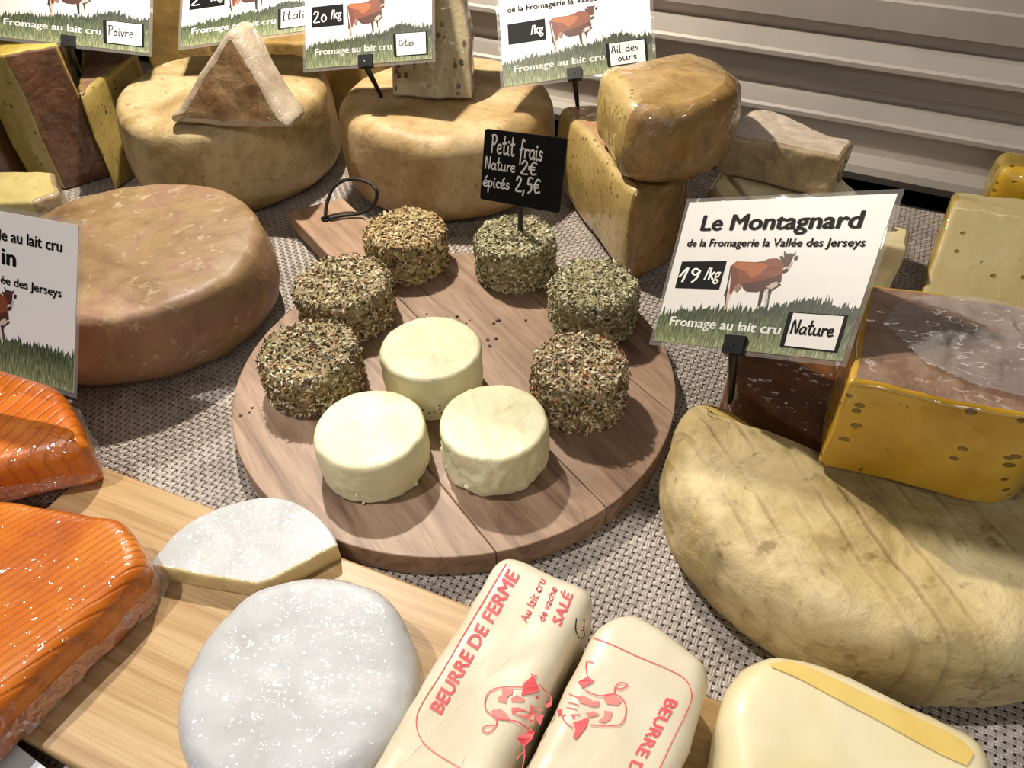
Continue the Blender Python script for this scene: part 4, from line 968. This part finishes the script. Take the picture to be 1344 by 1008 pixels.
def sign(name, label, X, pin_to, texts, cow=True, price=None, namebox=None, seed=1, grass=True, clip_u=.483, cow_at=(0, 0), gprof=None, extra=None, group='printed cheese signs'):
    X = [Vector(x) for x in X]   # TL TR BR BL
    nrm = ((X[1]-X[3]).cross(X[0]-X[2])).normalized()
    if nrm.y > 0: nrm = -nrm
    pin_to = Vector(pin_to)
    root = thing(name, label, 'sign', pin_to, 0, group)
    inv = mw(root).inverted()
    def Q(u, v, off=0.): 
        a = X[3].lerp(X[2], u); b = X[0].lerp(X[1], u); return inv @ (a.lerp(b, v)+nrm*off)
    def flat(nm, vf, off, mat, idx=None):
        V, F = vf; o = mesh_obj(nm, [Q(u, v, off) for u, v in V], F, mat, root, smooth=False, mats_idx=idx); return o
    # card with thickness
    g = 8; V = []; F = []
    for off in (.0, -.0007):
        for j in range(g+1):
            for i in range(g+1): V.append(Q(i/g, j/g, off))
    m = (g+1)**2
    for j in range(g):
        for i in range(g):
            a = j*(g+1)+i; F.append((a, a+1, a+g+2, a+g+1)); F.append((m+a, m+a+g+1, m+a+g+2, m+a+1))
    rim = [i for i in range(g+1)]+[(g+1)*j+g for j in range(1, g+1)]+[(g+1)*g+i for i in range(g-1, -1, -1)]+[(g+1)*j for j in range(g-1, 0, -1)]
    for a, b in zip(rim, rim[1:]+rim[:1]): F.append((a, m+a, m+b, b))
    card = mesh_obj('card', V, F, mt['paper'], root, smooth=False)
    e = .022; ev = .03
    fr = [(-e, -ev), (1+e, -ev), (1+e, 1+ev), (-e, 1+ev), (0, 0), (1, 0), (1, 1), (0, 1)]
    flat('laminate_edge', (fr, [(0, 1, 5, 4), (1, 2, 6, 5), (2, 3, 7, 6), (3, 0, 4, 7)]), -.0003, mt['lam'])
    if grass:
        V, F = grass_mesh(seed, gprof or [(0, .215), (.1, .24), (.2, .26), (.37, .27), (.5, .29), (.6, .30), (.68, .33), (.74, .36), (.82, .36), (.9, .32), (1.0, .325)])
        o = flat('grass_print', (V, F), .0001, gm); o.parent = card; uv = o.data.uv_layers.new(name='UVMap')
        for lp_ in o.data.loops: uv.data[lp_.index].uv = V[lp_.vertex_index]
    if cow:
        V = []; F = []; MI = []; OUT = []
        for k, (nm, c) in enumerate(COWC):
            v, f = poly2d(COW[nm]); o0 = len(V); V += v; F += [tuple(i+o0 for i in q) for q in f]; MI += [k]*len(f); OUT += [Q(a+cow_at[0], b+cow_at[1], .00013+.00001*k) for a, b in v]
        mesh_obj('cow_print', OUT, F, cow_mats, card, smooth=False, mats_idx=MI)
    if price is not None:
        pbx = flat('price_box', ([(.05, .378), (.308, .381), (.306, .577), (.05, .568)], [(0, 1, 2, 3)]), .00013, mt['ink'])
        V, F = text2d('/kg', .03); pu = flat('price_unit', ([(.205+.088*x, .445+.088*y) for x, y in V], F), .0002, mt['chalk']); pu.parent = pbx
        if price:
            V, F, tot = script2d(price, .1); w_ = min(.062*tot/.45, .12); pf = flat('price_figures', ([(.068+w_*x, .425+.10*y) for x, y in V], F), .0002, mt['chalk']); pf.parent = pbx
    for nm, body, u0, u1, v0, cap, bold, mat in texts:
        V, F = text2d(body, bold); flat(nm, ([(u0+(u1-u0)*x, v0+cap*y) for x, y in V], F), .0003, mat).parent = card
    if namebox is not None:
        nb = flat('name_box', ([(.705, .046), (.970, .044), (.965, .262), (.697, .262)], [(0, 1, 2, 3)]), .0003, mt['ink'])
        flat('name_paper', ([(.727, .055), (.954, .052), (.950, .254), (.721, .256)], [(0, 1, 2, 3)]), .0004, mt['paper']).parent = nb
        parts = []
        for body, u0, u1, v0, cap, wgt in namebox:
            V, F, tot = script2d(body, wgt); parts.append(([(u0+(u1-u0)*x, v0+cap*y) for x, y in V], F))
        flat('handwritten_name', join2d(parts), .0005, mt['ink']).parent = nb
    # clip and pin
    a = Q(clip_u, .026, .0022); ww = (X[2]-X[3]).normalized(); vv = (X[0]-X[3]).normalized()
    cu = [a+ww*s*.0062+vv*t-nrm*d for d in (0, .005) for s, t in ((-1, .005), (1, .005), (1, -.005), (-1, -.005))]
    mesh_obj('clip', cu, [(0, 3, 2, 1), (4, 5, 6, 7), (0, 1, 5, 4), (1, 2, 6, 5), (2, 3, 7, 6), (3, 0, 4, 7)], mt['black_plastic'], root, smooth=False)
    pa = a-vv*.004-nrm*.002; V, F = tube([pa+vv*.004, pa, pa.lerp(Vector((0, 0, 0)), .5), Vector((0, 0, 0)), Vector((0, 0, -.006))], [.0026, .0026, .0022, .0018, .0012], 8)
    mesh_obj('pin', V, F, mt['black_plastic'], root)
    return root
K, WH = mt['ink'], mt['chalk']
LINE = ('printed_line', 'Fromage au lait cru', .076, .688, .118, .064, .028, WH)
SUB = ('printed_dairy', 'de la Fromagerie la Vallée des Jerseys', .054, .938, .676, .056, .022, K)
sign('cheese_sign', 'white cow sign headed Le Montagnard with handwritten Nature, standing in the big pale wheel', [[.1083, .4044, .1375], [.1895, .3311, .182], [.1553, .2668, .131], [.0831, .3422, .0831]], P(960, 519, .070),
     [('printed_title', 'Le Montagnard', .106, .897, .792, .113, .034, K), SUB, LINE], price='19', namebox=[('Nature', .737, .932, .132, .082, .15)], seed=1)
sign('cheese_sign', 'white sign cut off by the left photo edge, in front of the brown wheel', [[-.3497, .407, .1526], [-.2376, .3715, .1508], [-.2558, .325, .0676], [-.3675, .3658, .0737]], (-.316, .338, .050),
     [('printed_heading', 'le au lait cru', .545, .914, .829, .072, .026, K), ('printed_title', 'in', .560, .647, .686, .105, .034, K), ('printed_dairy', 'ée des Jerseys', .555, .918, .563, .055, .022, K)], seed=2, gprof=[(0, .22), (.5, .235), (.75, .25), (1, .245)], clip_u=.46, cow_at=(-.008, -.10))
sign('cheese_sign', 'white cow sign priced 20/kg with handwritten Orties, standing in the ochre wheel', [[-.1681, .7224, .1938], [-.0586, .7075, .2028], [-.0601, .6482, .1369], [-.1705, .6639, .1252]], P(500, 125, .091),
     [SUB, LINE], price='20', namebox=[('Orties', .745, .86, .14, .06, .12)], seed=3)
sign('cheese_sign', 'white cow sign with handwritten Italie, behind the standing triangular wedge', [[-.3082, .8325, .1754], [-.1694, .8266, .1896], [-.1695, .7371, .1342], [-.3049, .7459, .1179]], (-.24, .765, .0935),
     [SUB, LINE], price='2', namebox=[('Italie', .735, .94, .135, .085, .11)], seed=4)
sign('cheese_sign', 'white cow sign with handwritten Poivre, leftmost at the back', [[-.4603, .7929, .2088], [-.3301, .8102, .1882], [-.334, .7406, .1149], [-.4616, .7221, .1394]], P(104, 97, .0955),
     [LINE], price='', namebox=[('Poivre', .735, .90, .125, .09, .11)], seed=5)
sign('cheese_sign', 'white cow sign with an empty price box and handwritten Ail des ours', [[-.0046, .7304, .1738], [.1232, .719, .1905], [.1239, .6442, .1284], [-.0014, .6578, .1084]], P(758, 139, .084),
     [SUB, LINE], price='', namebox=[('Ail des', .735, .915, .165, .07, .11), ('ours', .775, .90, .085, .07, .11)], seed=6)

# slate sign in the green cheese
X = [Vector(q) for q in ([-.0154, .5301, .1292], [.0429, .5095, .1298], [.0375, .4944, .0794], [-.021, .5165, .0802])]
pt_ = P(683, 303, .052); sl = thing('slate_sign', 'small black slate sign with white handwritten prices in the green herb cheese', 'sign', pt_)
nrm = ((X[1]-X[3]).cross(X[0]-X[2])).normalized()
if nrm.y > 0: nrm = -nrm
def SQ(u, v, off=0.): return X[3].lerp(X[2], u).lerp(X[0].lerp(X[1], u), v)+nrm*off-pt_
cor_, _ = outline([(0, 0, .04, 's'), (1, 0, .04, 's'), (1, 1, .04, 's'), (0, 1, .04, 's')], .2); n_ = len(cor_)
V = [SQ(p.x, p.y, 0) for p in cor_]+[SQ(p.x, p.y, -.0018) for p in cor_]
spl = mesh_obj('slate_plate', V, [tuple(range(n_)), tuple(reversed(range(n_, 2*n_)))]+[(i, n_+i, n_+(i+1) % n_, (i+1) % n_) for i in range(n_)], mt['slate'], sl, smooth=False)
parts = []
for body, u0, u1, v0, v1, cap in [('Petit frais', .10, .74, .69, .67, .24), ('Nature', .04, .42, .455, .46, .17), ('2€', .49, .70, .46, .46, .18), ('épicés', .03, .37, .20, .21, .17), ('2,5€', .44, .76, .21, .22, .20)]:
    V, F, tot = script2d(body, .12); parts.append(([(u0+(u1-u0)*x, v0+(v1-v0)*x+cap*y) for x, y in V], F))
V, F = join2d(parts); mesh_obj('handwriting', [SQ(u, v, .0004) for u, v in V], F, mt['chalk'], spl, smooth=False)
pa = SQ(.50, .03, -.0035); V, F = tube([pa+Vector((0, .001, .006)), pa, pa.lerp(Vector((0, 0, 0)), .6), Vector((0, 0, 0)), Vector((0, 0, -.008))], [.0026, .0026, .0022, .002, .0014], 8)
mesh_obj('pin', V, F, mt['black_plastic'], sl)
